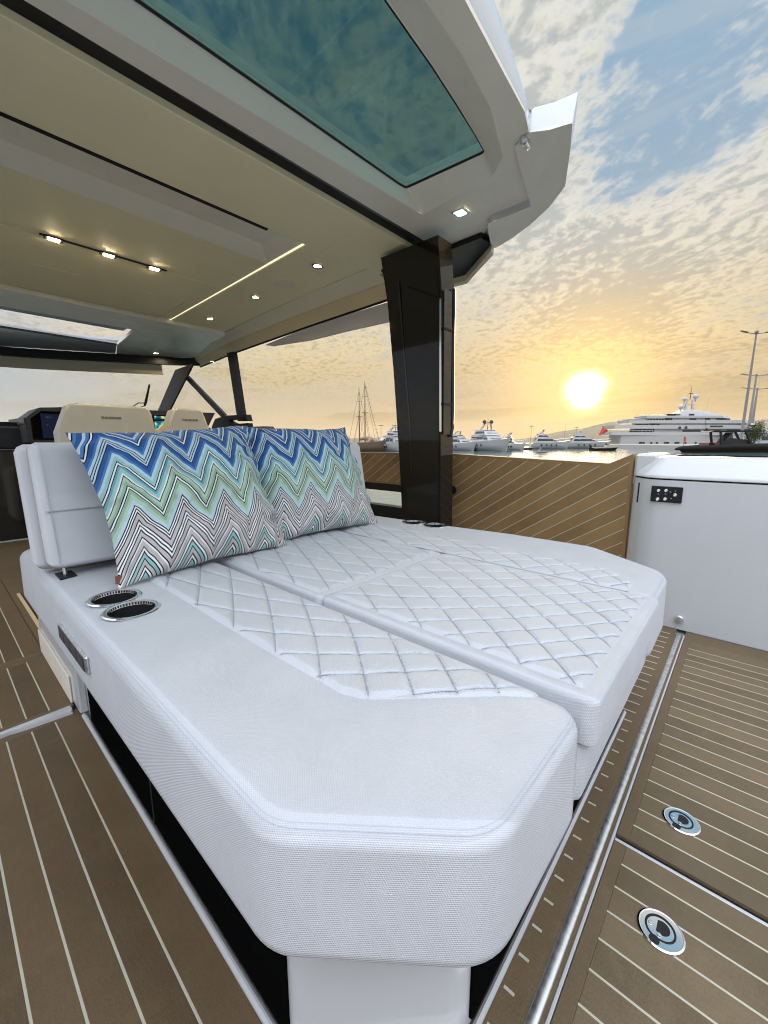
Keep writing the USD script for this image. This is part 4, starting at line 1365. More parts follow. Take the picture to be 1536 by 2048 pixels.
body = [(1.60, 0.0), (1.594, 0.33), (1.612, 0.70), (1.648, 1.20), (1.688, 1.60), (1.735, 1.86), (1.335, 1.86), (1.312, 1.60), (1.306, 0.0)]
obj("body", slab(body, 0.0, 0.125), "bronze_gloss", pil, smooth=25)
obj("side_panel", slab([(1.50, 0.0), (1.503, 0.50), (1.517, 0.90), (1.555, 1.30), (1.585, 1.72), (1.352, 1.72), (1.322, 1.55), (1.318, 0.0)], 0.006, 0.0062), "bronze_gloss", pil, smooth=25)
obj("groove_trim", slab([(1.504, 0.55), (1.512, 0.55), (1.526, 0.90), (1.565, 1.30), (1.605, 1.70), (1.595, 1.70), (1.557, 1.30), (1.518, 0.90)], 0.008, 0.009), "black_gloss", pil, smooth=25)
obj("chrome_strip", slab([(1.306, 0.86), (1.317, 0.86), (1.323, 1.55), (1.312, 1.55)], 0.004, 0.0045), "chrome", pil, smooth=False)
for a, b in ((0.845, 1.005), (1.017, 1.397), (1.410, 1.60)):
    v = hull([(px_in(z) + x, y, z) for z in (a, b) for x in (0.012, 0.085) for y in (1.300, 1.3045)])
    obj("glass_strip", v, "mirror_pane", pil, smooth=False)
for z in (1.0111, 1.4035):
    obj("divider", hull([(px_in(zz) + x, y, zz) for zz in (z - 0.006, z + 0.006) for x in (0.008, 0.095) for y in (1.296, 1.305)]), "black_satin", pil, smooth=False)
obj("edge_frame", tube([(px_in(1.60) + 0.10, 1.30, 1.62), (px_in(1.60) + 0.102, 1.30, 1.58), (px_in(0.9) + 0.106, 1.30, 0.88), (px_in(0.84) + 0.088, 1.30, 0.835)], 0.009, 8), "black_gloss", pil)
cl = [tuple(UR(*p, -0.03)) for p in ((775, 562), (762, 542), (845, 507), (887, 505), (962, 476), (983, 488), (930, 550), (902, 558))]
obj("bracket", roof_prism(Polygon(cl).buffer(-0.004).buffer(0.004), -0.03, 0.0285), "black_satin", pil)
ol = [tuple(UR(*p, -0.03)) for p in ((983, 488), (955, 520), (930, 550), (902, 558))]
v = []
for (x, y) in ol:
    v.append([[x + 0.004, y, zr(y, -0.002)], [x + 0.03, y, zr(y, -0.005)], [x + 0.028, y, zr(y, -0.075)], [x + 0.004, y, zr(y, -0.065)]])
v = np.array(v)
f = [(q * 4 + c, q * 4 + (c + 1) % 4, (q + 1) * 4 + (c + 1) % 4, (q + 1) * 4 + c) for q in range(len(ol) - 1) for c in range(4)] + [(0, 1, 2, 3), (12, 13, 14, 15)]
obj("outer_trim", fix((v.reshape(-1, 3), np.array(f))), "beige_trim", pil, smooth=False)

# ------------------------------------------------------------------ windshield and side window
ws = thing("windshield", "wide raked windshield with black header beyond the helm seats", "windshield", (0.9, 5.6, 1.3))
hp = [(XL, 6.06), (0.3, 6.03), (0.70, 5.97), (1.15, 5.79), (1.62, 5.56), (1.98, 5.39), (2.30, 5.20), (2.40, 5.10)]
def sweep(path, sec):
    """A closed (outward, up) section carried along a plan path of 3D points."""
    p = np.asarray(path, float)
    t = np.gradient(p[:, :2], axis=0)
    t /= np.linalg.norm(t, axis=1)[:, None]
    nrm = np.c_[-t[:, 1], t[:, 0]]
    k = len(sec)
    v_ = np.vstack([[[*(q[:2] + n_ * so), q[2] + su] for so, su in sec] for q, n_ in zip(p, nrm)])
    f_ = [(i * k + c, i * k + (c + 1) % k, (i + 1) * k + (c + 1) % k, (i + 1) * k + c) for i in range(len(p) - 1) for c in range(k)]
    f_ = [(a_, b_, c_) for a_, b_, c_, d_ in f_] + [(a_, c_, d_) for a_, b_, c_, d_ in f_]
    for base in (0, (len(p) - 1) * k):
        f_ += [(base, base + c, base + c + 1) for c in range(1, k - 1)]
    return fix((v_, np.array(f_)))


from scipy.interpolate import PchipInterpolator
hx = np.linspace(XL, 2.40, 32)
hy = PchipInterpolator([q[0] for q in hp], [q[1] for q in hp])(hx)
obj("header", sweep(np.c_[hx, hy, zr(hy, -0.05)], [(-0.025, -0.042), (0.03, -0.042), (0.03, 0.045), (-0.025, 0.045)]), "black_satin", ws, smooth=40)
obj("brow", sweep(np.c_[hx[:-4], hy[:-4], zr(hy[:-4], -0.12)], [(0.12, -0.075), (0.20, -0.055), (0.20, 0.10), (0.04, 0.05)]), "beige_trim", ws, smooth=40)


def plate(px, X, th=0.05):
    return prism([tuple(UX(*p, X)[1:]) for p in px], th, (X, 0, 0), (0, 1, 0), (0, 0, 1), (1, 0, 0))


obj("corner_post", plate([(350, 740), (386, 727), (338, 822), (326, 850), (300, 850), (316, 820)], 2.2, 0.02), "black_satin", ws, smooth=False)
lo_ = [(XL, 6.9), (0.7, 6.8), (1.5, 6.5), (2.2, 5.95)]
up_ = [(XL, 6.06), (0.7, 5.97), (1.62, 5.56), (2.24, 5.22)]
v = [[x, y, 0.98] for x, y in lo_] + [[x, y, zr(y, -0.09)] for x, y in up_]
obj("pane", (np.array(v), np.array([[k, k + 1, k + 5, k + 4] for k in range(3)])), "clear_pane", ws, smooth=False)
wq = [UY(*p, 5.4) for p in ((299, 769), (291, 806), (289, 812))]
wi = obj("wiper", tube(wq, [0.010, 0.016, 0.010], 6), "black_satin", ws)
obj("wiper_arm", tube([UY(289, 806, 5.4), UY(276, 806, 5.4), UY(262, 816, 5.4)], 0.006, 6), "black_satin", wi)
obj("wiper_arm", tube([UY(289, 812, 5.4), UY(270, 818, 5.4)], 0.005, 6), "black_satin", wi)
sw_ = thing("side_window", "black framed side window between the windshield and the open side", "window", (2.25, 4.6, 1.2))
obj("rear_post", plate([(454, 706), (466, 703), (487, 842), (475, 842)], 2.25, 0.045), "black_satin", sw_, smooth=False)
obj("brace", plate([(370, 757), (374, 751), (449, 829), (443, 835)], 2.25, 0.03), "black_satin", sw_, smooth=False)
obj("sill", plate([(430, 838), (452, 831), (492, 829), (495, 842), (470, 838), (456, 841), (470, 848), (495, 846), (497, 880), (420, 880), (424, 852)], 2.2505, 0.06), "black_satin", sw_, smooth=False)
obj("pane", plate([(388, 728), (452, 706), (474, 838), (330, 838)], 2.252, 0.004), "clear_pane", sw_, smooth=False)
obj("coaming", box(2.20, 2.34, 3.5, 6.2, 0.02, 0.955, 0.02), "dark_grey", sw_)

# ------------------------------------------------------------------ helm
hc = thing("helm_console", "black helm console with hooded screen beyond the seats", "console", (0.8, 4.7, 0))
obj("lower_cabinet", box(-0.42, 0.60, 4.43, 5.2, 0.0, 0.74, 0.01), "black_gloss", hc)
obj("lower_cabinet", box(0.605, 2.18, 4.43, 5.2, 0.0, 0.80, 0.01), "black_satin", hc)
obj("upper_cabinet", box(-0.42, 0.60, 4.50, 5.3, 0.745, 0.93, 0.015), "dark_blue", hc)
obj("dash_top", hull([(x, y, z) for x in (-0.42, 2.19) for (y, z) in ((4.56, 0.90), (4.56, 0.965), (6.5, 0.975), (6.5, 0.90))]), "black_satin", hc)
hood_px = [(51, 852), (54, 833), (79, 815), (137, 814), (200, 816)]
hq = [UY(*p, 4.2) for p in hood_px] + [UY(430, 826, 4.2)]
hood = Polygon([(p[0], p[2]) for p in hq] + [(1.9, 0.80), (0.56, 0.80)])
hin = Polygon([(0.59, 0.82), (0.592, 0.985), (0.665, 1.045), (1.86, 1.06), (1.86, 0.82)])
obj("hood", prism(hood.difference(hin), 0.5, (0, 4.2, 0), (1, 0, 0), (0, 0, 1), (0, 1, 0)), "dark_grey", hc, smooth=False)
obj("hood_back", prism(hin, 0.02, (0, 4.5, 0), (1, 0, 0), (0, 0, 1), (0, 1, 0)), "black_satin", hc, smooth=False)
obj("hood_side", hull([(0.552, 4.2, 0.94), (0.552, 4.2, 0.99), (0.565, 4.2, 0.99), (0.552, 5.0, 0.94), (0.552, 5.0, 1.0), (0.565, 5.0, 1.0), (0.565, 4.2, 0.94), (0.565, 5.0, 0.94)]), "dark_grey", hc)
scr = obj("screen", box(0.672, 0.84, 4.30, 4.31, 0.835, 1.03), "screen_glow", hc)
for dx, dz, w, h, m in ((0.03, 0.165, 0.02, 0.006, "caulk"), (0.055, 0.165, 0.012, 0.006, "caulk"), (0.03, 0.10, 0.012, 0.012, "red_cloth"), (0.06, 0.12, 0.02, 0.02, "screen_glow")):
    obj("screen_icon", box(0.672 + dx, 0.672 + dx + w, 4.296, 4.2995, 0.835 + dz, 0.835 + dz + h), m, scr)
obj("chart_screen", box(1.48, 1.62, 4.18, 4.19, 0.88, 1.045, 0.004), "chart_screen", hc)
obj("steering_wheel", tube([(1.52 + 0.16 * math.cos(t), 4.10 + 0.05 * math.sin(t), 0.86 + 0.15 * math.sin(t)) for t in np.linspace(0, 2 * math.pi, 40)], 0.012, 8, caps=False), "black_satin", hc)


def helm_seat(label, x0, x1, xt0, xt1, ztop, y):
    t = thing("helm_chair", label, "seat", ((x0 + x1) / 2, y, 0), None)
    pts = []
    for (xa, xb_, z) in ((x0, x1, 0.50), (x0, x1, 0.86), (xt0 - 0.012, xt1 + 0.012, ztop - 0.045), (xt0, xt1, ztop - 0.016), (xt0 + 0.035, xt1 - 0.035, ztop)):
        for (ya, k) in ((y + 0.012, 0.0), (y, 0.016), (y + 0.13, 0.016), (y + 0.115, 0.0)):
            pts += [(xa + k, ya + 0.06 * (z - 0.86), z), (xb_ - k, ya + 0.06 * (z - 0.86), z)]
    b_ = obj("backrest", hull(pts), "seat_leather", t, smooth=38)
    obj("seat_base", box(x0, x1, y, y + 0.55, 0.02, 0.55, 0.03), "seat_leather", t)
    tm = meshkit.text_mesh("SAXDOR", 0.013, 0.0012, bold=True)
    v_ = np.array(tm.vertices)
    w = v_[:, 0].max()
    v_[:, 0] *= 1.5
    cx_, cz_ = ((x0 + x1) / 2 + 0.012), ztop - 0.085
    v2 = np.c_[v_[:, 0] - w * 0.75 + cx_, y - v_[:, 2] - 0.0005 + 0.06 * (cz_ - 0.86), v_[:, 1] + cz_]
    obj("lettering", fix((v2, np.array(tm.faces))), "ink", b_, smooth=False)


helm_seat("wide cream helm seat back, left of the two, just above the left pillow", 0.535, 1.068, 0.598, 1.040, 1.030, 3.0)
helm_seat("narrow cream helm seat back, right of the two, beside the side window", 1.128, 1.446, 1.196, 1.396, 1.036, 3.0)

# ------------------------------------------------------------------ boats and shore
def local_frame(px, py, yaw):
    """Origin on the water at a picture point; local x turned by yaw from the picture's right."""
    o = UZ(px, py, WATER)
    a = math.radians(yaw)
    ex = math.cos(a) * RT + math.sin(a) * FW
    ey = -math.sin(a) * RT + math.cos(a) * FW
    scale = float(np.dot(o - EYE, FW)) / FPX            # metres per picture pixel there
    return o, ex, ey, scale


def place(m, fr):
    o, ex, ey, _ = fr
    v, f = vf(m)
    w = o + v[:, :1] * ex + v[:, 1:2] * ey + v[:, 2:] * np.array([0, 0, 1.0])
    return (w, f[:, ::-1]) if np.dot(np.cross(ex, ey), [0, 0, 1]) < 0 else (w, f)


def hull_mesh(L, B, h_stern, h_bow, draft=0.3, transom=0.85, flare=0.72, n=22):
    ts = np.linspace(0, 1, n)
    rows = []
    for t in ts:
        b = B / 2 * (transom + (1 - transom) * min(1, t * 3)) * (1 - max(0, (t - 0.45) / 0.55) ** 2.3)
        b = max(b, 0.01)
        z = h_stern + (h_bow - h_stern) * t ** 1.8
        x = L * t
        rk = L * 0.10 * max(0, (t - 0.6) / 0.4) ** 2
        rows.append([(x - rk, 0, -draft), (x - rk * 0.9, -b * flare, 0.0), (x - rk * 0.4, -b * 0.92, z * 0.55), (x, -b, z), (x, 0, z + 0.02 * B), (x, b, z), (x - rk * 0.4, b * 0.92, z * 0.55), (x - rk * 0.9, b * flare, 0.0)])
    v = np.array(rows, float)
    k = v.shape[1]
    f = []
    for i in range(n - 1):
        for c in range(k):
            d = (c + 1) % k
            f.append((i * k + c, i * k + d, (i + 1) * k + d, (i + 1) * k + c))
    f = np.array(f)
    f = np.vstack([f[:, [0, 1, 2]], f[:, [0, 2, 3]]])
    e = np.array([(0, c + 1, c) for c in range(1, k - 1)])
    f = np.vstack([f, e])
    return fix((v.reshape(-1, 3), f))


def house(x0, x1, b0, b1, z0, z1, rake_f, rake_a):
    """A deckhouse: raked front (towards +x) and back, walls leaning in."""
    return hull([(x0, -b0, z0), (x0, b0, z0), (x1 - 0.12 * b0, -b0, z0), (x1 - 0.12 * b0, b0, z0), (x1, -b0 * 0.6, z0), (x1, b0 * 0.6, z0),
                 (x0 + rake_a, -b1, z1), (x0 + rake_a, b1, z1), (x1 - rake_f, -b1 * 0.85, z1), (x1 - rake_f, b1 * 0.85, z1)])


def window_band(x0, x1, b0, b1, z0, z1, rake_f, rake_a, lo, hi, off=0.03, front=True):
    def at(t):
        return (x0 + rake_a * t, x1 - rake_f * t, b0 + (b1 - b0) * t)
    a, b = at(lo), at(hi)
    za, zb = z0 + (z1 - z0) * lo, z0 + (z1 - z0) * hi
    e = off if front else -0.2
    return hull([(a[0] + 0.5, -a[2] - off, za), (a[0] + 0.5, a[2] + off, za), (a[1] - 0.12 * b0 + e, -a[2] - off, za), (a[1] - 0.12 * b0 + e, a[2] + off, za), (a[1] + e, -a[2] * 0.6, za), (a[1] + e, a[2] * 0.6, za),
                 (b[0] + 0.5, -b[2] - off, zb), (b[0] + 0.5, b[2] + off, zb), (b[1] + e - 0.1, -b[2] * 0.88 - off, zb), (b[1] + e - 0.1, b[2] * 0.88 + off, zb)])


def motor_yacht(label, px, py, yaw, L, B, hs, hb, tiers, mast=0.0, domes=0, group=None, hullmat="yacht_white", arch=True, ports=4):
    fr = local_frame(px, py, yaw)
    t = thing("motor_yacht", label, "motor yacht", fr[0], group)
    off = np.array([-L / 2, 0, 0])
    def put(name, m, mat, parent=t, smooth=30):
        v, f = vf(m)
        return obj(name, place((v + off, f), fr), mat, parent, smooth=smooth)
    h = put("hull", hull_mesh(L, B, hs, hb), hullmat, smooth=40)
    put("boot_stripe", box(L * 0.01, L * 0.86, -B * 0.372, B * 0.372, -0.05, 0.10), "navy_hull", h)
    for k in range(ports):
        x = L * (0.25 + 0.12 * k)
        for s in (-1, 1):
            bb = B / 2 * (1 - max(0, (x / L - 0.45) / 0.55) ** 2.3) * 0.955
            put("porthole", lathe([(0, 0), (0.26, 0), (0.26, 0.06), (0, 0.06)], (x, s * bb * 0.985, hs * 0.68), (0, s, 0), 10), "yacht_glass", h)
    z = hs + 0.15
    for (a, b_, w, hh, rf, ra, lo, hi) in tiers:
        args = (L * a, L * b_, B * w / 2, B * w / 2 * 0.88, z, z + hh, rf, ra)
        d = put("deckhouse", house(*args), "yacht_white")
        put("window", window_band(*args, lo, hi), "yacht_glass", d)
        put("roof", hull([(L * a - 0.5, -B * w / 2 * 0.93, z + hh), (L * a - 0.5, B * w / 2 * 0.93, z + hh), (L * b_ - rf + 0.3, -B * w / 2 * 0.78, z + hh), (L * b_ - rf + 0.3, B * w / 2 * 0.78, z + hh),
                          (L * a - 0.4, -B * w / 2 * 0.9, z + hh + 0.12), (L * a - 0.4, B * w / 2 * 0.9, z + hh + 0.12), (L * b_ - rf + 0.1, -B * w / 2 * 0.75, z + hh + 0.12), (L * b_ - rf + 0.1, B * w / 2 * 0.75, z + hh + 0.12)]), "yacht_white", d)
        z += hh + 0.12
    xm = L * (tiers[-1][0] + tiers[-1][1]) / 2
    if arch:
        w = B * tiers[-1][2] / 2 * 0.75
        ah = 1.3 if domes > 1 else 0.7
        for s in (-1, 1):
            put("radar_arch", bar((xm - 0.5, s * w, z), (xm + 0.3, s * w * 0.55, z + ah), 0.35, 0.25, (0, 1, 0.1)), "yacht_white")
        put("radar_arch", box(xm + 0.05, xm + 0.55, -w * 0.62, w * 0.62, z + ah - 0.05, z + ah + 0.15, 0.03), "yacht_white")
        for k in range(domes):
            s = (-1, 1)[k % 2]
            put("radar_dome", sphere((xm + 0.3, s * w * 0.62, z + ah + 0.5), 0.45 if domes > 1 else 0.32, 2), "dark_grey" if domes > 1 else "yacht_white", smooth=True)
    if mast:
        put("mast", tube([(xm + 0.3, 0, z), (xm + 0.3, 0, z + mast)], [0.09, 0.03], 6), "dark_grey")
        put("crosstree", box(xm + 0.2, xm + 0.4, -0.8, 0.8, z + mast * 0.6, z + mast * 0.6 + 0.1), "dark_grey")
    # pulpit rail round the foredeck
    pts = []
    for s in (-1, 1):
        row = []
        for q in np.linspace(0.55, 0.99, 8):
            bb = B / 2 * (1 - max(0, (q - 0.45) / 0.55) ** 2.3) * 0.95
            row.append((L * q - 0.1, s * bb, hs + (hb - hs) * q ** 1.8 + 0.75))
        pts.append(tube(row, 0.035, 5))
        for r in row[::2]:
            pts.append(tube([(r[0], r[1], r[2] - 0.75), r], 0.03, 5))
    put("rail", cat(*pts), "brushed_steel")
    return t


T2 = [(0.10, 0.66, 0.80, 2.0, 2.6, 0.4, 0.40, 0.85), (0.18, 0.50, 0.66, 1.6, 1.6, 0.5, 0.35, 0.80)]
T3 = [(0.08, 0.70, 0.84, 1.35, 2.4, 0.3, 0.35, 0.82), (0.16, 0.54, 0.70, 1.0, 1.6, 0.4, 0.30, 0.80)]
T2s = [(0.10, 0.66, 0.80, 1.2, 1.8, 0.4, 0.35, 0.85), (0.18, 0.50, 0.62, 0.7, 1.0, 0.5, 0.25, 0.75)]
T1 = [(0.22, 0.62, 0.72, 1.7, 2.4, 0.9, 0.30, 0.85)]
motor_yacht("white motor yacht with long dark cabin window, just left of the dark pillar", 762, 902.5, 205, 11.5, 3.8, 1.4, 2.0, T1, arch=False, ports=3)
motor_yacht("small white trawler with an open black railed upper deck, touching the pillar's left edge", 792, 903, -65, 8.5, 3.6, 1.5, 2.5, [(0.2, 0.7, 0.85, 1.6, 0.5, 0.2, 0.3, 0.8), (0.25, 0.6, 0.7, 0.9, 0.3, 0.2, 0.1, 0.6)], mast=1.8, domes=0, ports=2)
motor_yacht("white yacht half hidden behind the pillar's right edge", 924, 901, -62, 10.5, 3.8, 1.5, 2.1, T2s, mast=0, domes=0, ports=3)
motor_yacht("tall white yacht with two dark radar domes, bow towards us right of the pillar", 982, 902, -74, 14.5, 5.4, 2.0, 2.7, T3, mast=2.6, domes=2, ports=3)
motor_yacht("narrow white yacht tucked behind the one with dark domes", 1026, 900, -40, 6.5, 2.6, 1.3, 1.8, T2s, mast=0, domes=0, ports=3)
motor_yacht("white flybridge yacht lying side on, left of the sun's reflection", 1100, 898, -8, 11.5, 3.9, 1.7, 2.5, [(0.08, 0.74, 0.84, 1.4, 3.4, 0.6, 0.35, 0.82), (0.10, 0.46, 0.66, 0.9, 1.2, 0.9, 0.2, 0.7)], mast=1.4, domes=1, ports=4)
motor_yacht("white flybridge yacht behind the sun's reflection, beside the red flag", 1176, 897, -10, 13.5, 4.2, 1.7, 2.4, [(0.08, 0.74, 0.84, 1.4, 3.6, 0.6, 0.35, 0.82), (0.10, 0.44, 0.66, 0.9, 1.2, 0.9, 0.2, 0.7)], mast=1.0, domes=1, ports=4)


def superyacht():
    o = UZ(1345, 892.3, WATER)
    d = float(np.dot(o - EYE, FW))
    o = UB(1228, 892.3, d)
    o[2] = WATER
    fr = (o, RT, FW, 1)
    s = d / FPX / 2.34                                       # metres per pixel of the enlarged view
    u = lambda x: (x - 815) * s
    zz = lambda y: (450 - y) * s
    t = thing("superyacht", "white superyacht of four decks with domed mast, the largest boat in view", "yacht", o)
    put = lambda name, m, mat, parent=t, smooth=30: obj(name, place(m, fr), mat, parent, smooth=smooth)
    B = 13.0
    hm = hull_mesh(u(1470), B, zz(402), zz(392), 0.5, 0.92, 0.90)
    h = put("hull", hm, "yacht_white", smooth=40)
    put("boot_stripe", box(0.5, u(1400), -B * 0.46, B * 0.46, -0.1, 0.28), "navy_hull", h)
    for x in (900, 908, 917, 951, 976, 1012, 1019, 1026, 1059, 1066, 1073, 1104, 1150):
        put("porthole", box(u(x) - 0.38, u(x) + 0.38, -B / 2 * 0.975, -B / 2 * 0.93, zz(440), zz(431)), "yacht_glass", h)
    put("swim_platform", box(u(802), u(818), -B * 0.4, B * 0.4, 0.3, 0.7), "yacht_white", h)
    def deck(x0, x1, y0, y1, b, name="deck_slab"):
        # an overhanging deck with a raked forward end
        return put(name, hull([(u(x0), -b, zz(y1)), (u(x0), b, zz(y1)), (u(x0) + 0.6, -b, zz(y0)), (u(x0) + 0.6, b, zz(y0)), (u(x1), -b * 0.4, zz(y0)), (u(x1), b * 0.4, zz(y0)), (u(x1) - 6, -b, zz(y0)), (u(x1) - 6, b, zz(y0)), (u(x1) - 1, -b * 0.35, zz(y1)), (u(x1) - 1, b * 0.35, zz(y1)), (u(x1) - 7, -b, zz(y1)), (u(x1) - 7, b, zz(y1))]), "yacht_white")
    deck(765, 1462, 401, 388, 6.4)
    a = deck(778, 1440, 373, 357, 6.1)
    b = deck(845, 1420, 349, 335, 5.7)
    c = deck(920, 1322, 325, 316, 5.2)
    def cabin(x0, x1, y0, y1, w, parent_name="deckhouse"):
        return put(parent_name, house(u(x0), u(x1), w, w * 0.97, zz(y0), zz(y1), 2.0, 0.6), "yacht_white")
    r1 = cabin(960, 1410, 389, 372, 5.3)
    r2 = cabin(985, 1430, 358, 348, 5.0)
    r3 = cabin(1040, 1318, 336, 324, 4.6)
    r4 = put("wheelhouse", hull([(u(1050), -4.2, zz(317)), (u(1050), 4.2, zz(317)), (u(1300), -3.4, zz(317)), (u(1300), 3.4, zz(317)), (u(1095), -3.2, zz(294)), (u(1095), 3.2, zz(294)), (u(1112), -2.6, zz(287)), (u(1112), 2.6, zz(287)), (u(1165), -2.4, zz(290)), (u(1165), 2.4, zz(290)), (u(1205), -2.8, zz(306)), (u(1205), 2.8, zz(306))]), "yacht_white")
    for x0, x1, y0, y1, w, p in ((1090, 1170, 386, 378, 5.3, r1), (1185, 1260, 386, 378, 5.3, r1), (1290, 1400, 385, 377, 5.3, r1), (1205, 1262, 366, 359, 6.1, a), (1330, 1412, 364, 356, 6.05, a), (1120, 1150, 334, 328, 4.6, r3), (1190, 1212, 333, 327, 4.6, r3), (1240, 1300, 333, 327, 4.6, r3), (1120, 1142, 313, 307, 4.0, r4)):
        put("window", box(u(x0), u(x1), -w - 0.05, -w + 0.3, zz(y0), zz(y1)), "yacht_glass", p)
    # open aft decks: shaded interiors in warm tone behind the overhangs
    for x0, x1, y0, y1, w in ((905, 1035, 388, 374, 5.0), (912, 1055, 357, 350, 4.8), (932, 1058, 335, 326, 4.4)):
        q = put("aft_saloon", box(u(x0), u(x1), -w, w, zz(y0), zz(y1)), "spar_wood")
        for k in range(5):
            xx = u(x0) + (u(x1) - u(x0)) * (k + 0.15) / 5
            put("glass_door", box(xx, xx + (u(x1) - u(x0)) / 7, -w - 0.06, -w - 0.01, zz(y0) + 0.1, zz(y1) - 0.1), "yacht_glass", q)
    for x0, x1, y, w in ((768, 950, 388, 6.3), (780, 930, 357, 6.0), (848, 1000, 335, 5.6), (922, 1080, 316, 5.1)):
        pts = [tube([(u(x0), -w, zz(y) + 1.0), (u(x1), -w, zz(y) + 1.0)], 0.06, 5)]
        for k in range(13):
            xx = u(x0) + (u(x1) - u(x0)) * k / 12
            pts.append(tube([(xx, -w, zz(y)), (xx, -w, zz(y) + 1.0)], 0.045, 4))
        put("rail", cat(*pts), "brushed_steel")
    for cx_, cy_ in ((1070, 369), (1098, 368)):
        put("round_window", lathe([(0, 0), (0.75, 0), (0.75, 0.08), (0, 0.08)], (u(cx_), -6.12, zz(cy_)), (0, -1, 0), 16), "yacht_glass", a)
    # mast, domes and aerials
    put("mast", hull([(u(1117), -0.6, zz(287)), (u(1128), 0.6, zz(287)), (u(1126), -0.4, zz(235)), (u(1132), 0.4, zz(235)), (u(1117), 0.6, zz(287)), (u(1128), -0.6, zz(287))]), "yacht_grey")
    put("mast", hull([(u(1152), -0.6, zz(287)), (u(1162), 0.6, zz(287)), (u(1146), -0.4, zz(235)), (u(1152), 0.4, zz(235)), (u(1152), 0.6, zz(287)), (u(1162), -0.6, zz(287))]), "yacht_grey")
    for y in (242, 262):
        put("crosstree", box(u(1108), u(1172), -0.5, 0.5, zz(y + 3), zz(y)), "yacht_grey")
    put("pole", tube([(u(1140), 0, zz(240)), (u(1141), 0, zz(184))], [0.22, 0.06], 6), "dark_grey")
    put("pole_arm", box(u(1131), u(1150), -0.1, 0.1, zz(216), zz(213)), "dark_grey")
    for cx_, cy_, r in ((1103, 273, 11), (1115, 239, 9), (1164, 228, 11), (1228, 302, 10)):
        put("radar_dome", sphere((u(cx_), 0, zz(cy_)), r * s, 2), "yacht_grey", smooth=True)
        put("dome_stand", tube([(u(cx_), 0, zz(cy_ + r * 2.2)), (u(cx_), 0, zz(cy_ + r * 0.8))], 0.35, 6), "yacht_grey")
    put("aerial", tube([(u(1222), 0, zz(300)), (u(1224), 0, zz(228))], [0.10, 0.04], 5), "yacht_grey")
    put("flagstaff", tube([(u(772), 0, zz(390)), (u(757), 0, zz(358))], 0.10, 5), "yacht_grey")
    fx = np.linspace(0, 1, 9)
    top = [(u(757 + 25 * q), 0.3 * math.sin(q * 7), zz(358 + 24 * q)) for q in fx]
    bot = [(u(740 + 8 * q), 0.3 * math.sin(q * 7 + 1), zz(402 - 2 * q)) for q in fx]
    v = np.array(top + bot)
    f = [(k, k + 1, k + 10, k + 9) for k in range(8)]
    put("flag", (v, np.array(f)), "red_cloth", smooth=True)
    # sun deck canopy
    put("canopy", box(u(925), u(1080), -4.6, 4.6, zz(333) + 2.9, zz(333) + 3.1), "yacht_white")
    for x in (870, 905):
        put("canopy", box(u(848), u(925), -4.8, 4.8, zz(333), zz(330)), "yacht_white") if x == 870 else put("canopy_post", tube([(u(x), -4.6, zz(349)), (u(x), -4.6, zz(333))], 0.1, 5), "yacht_grey")


superyacht()


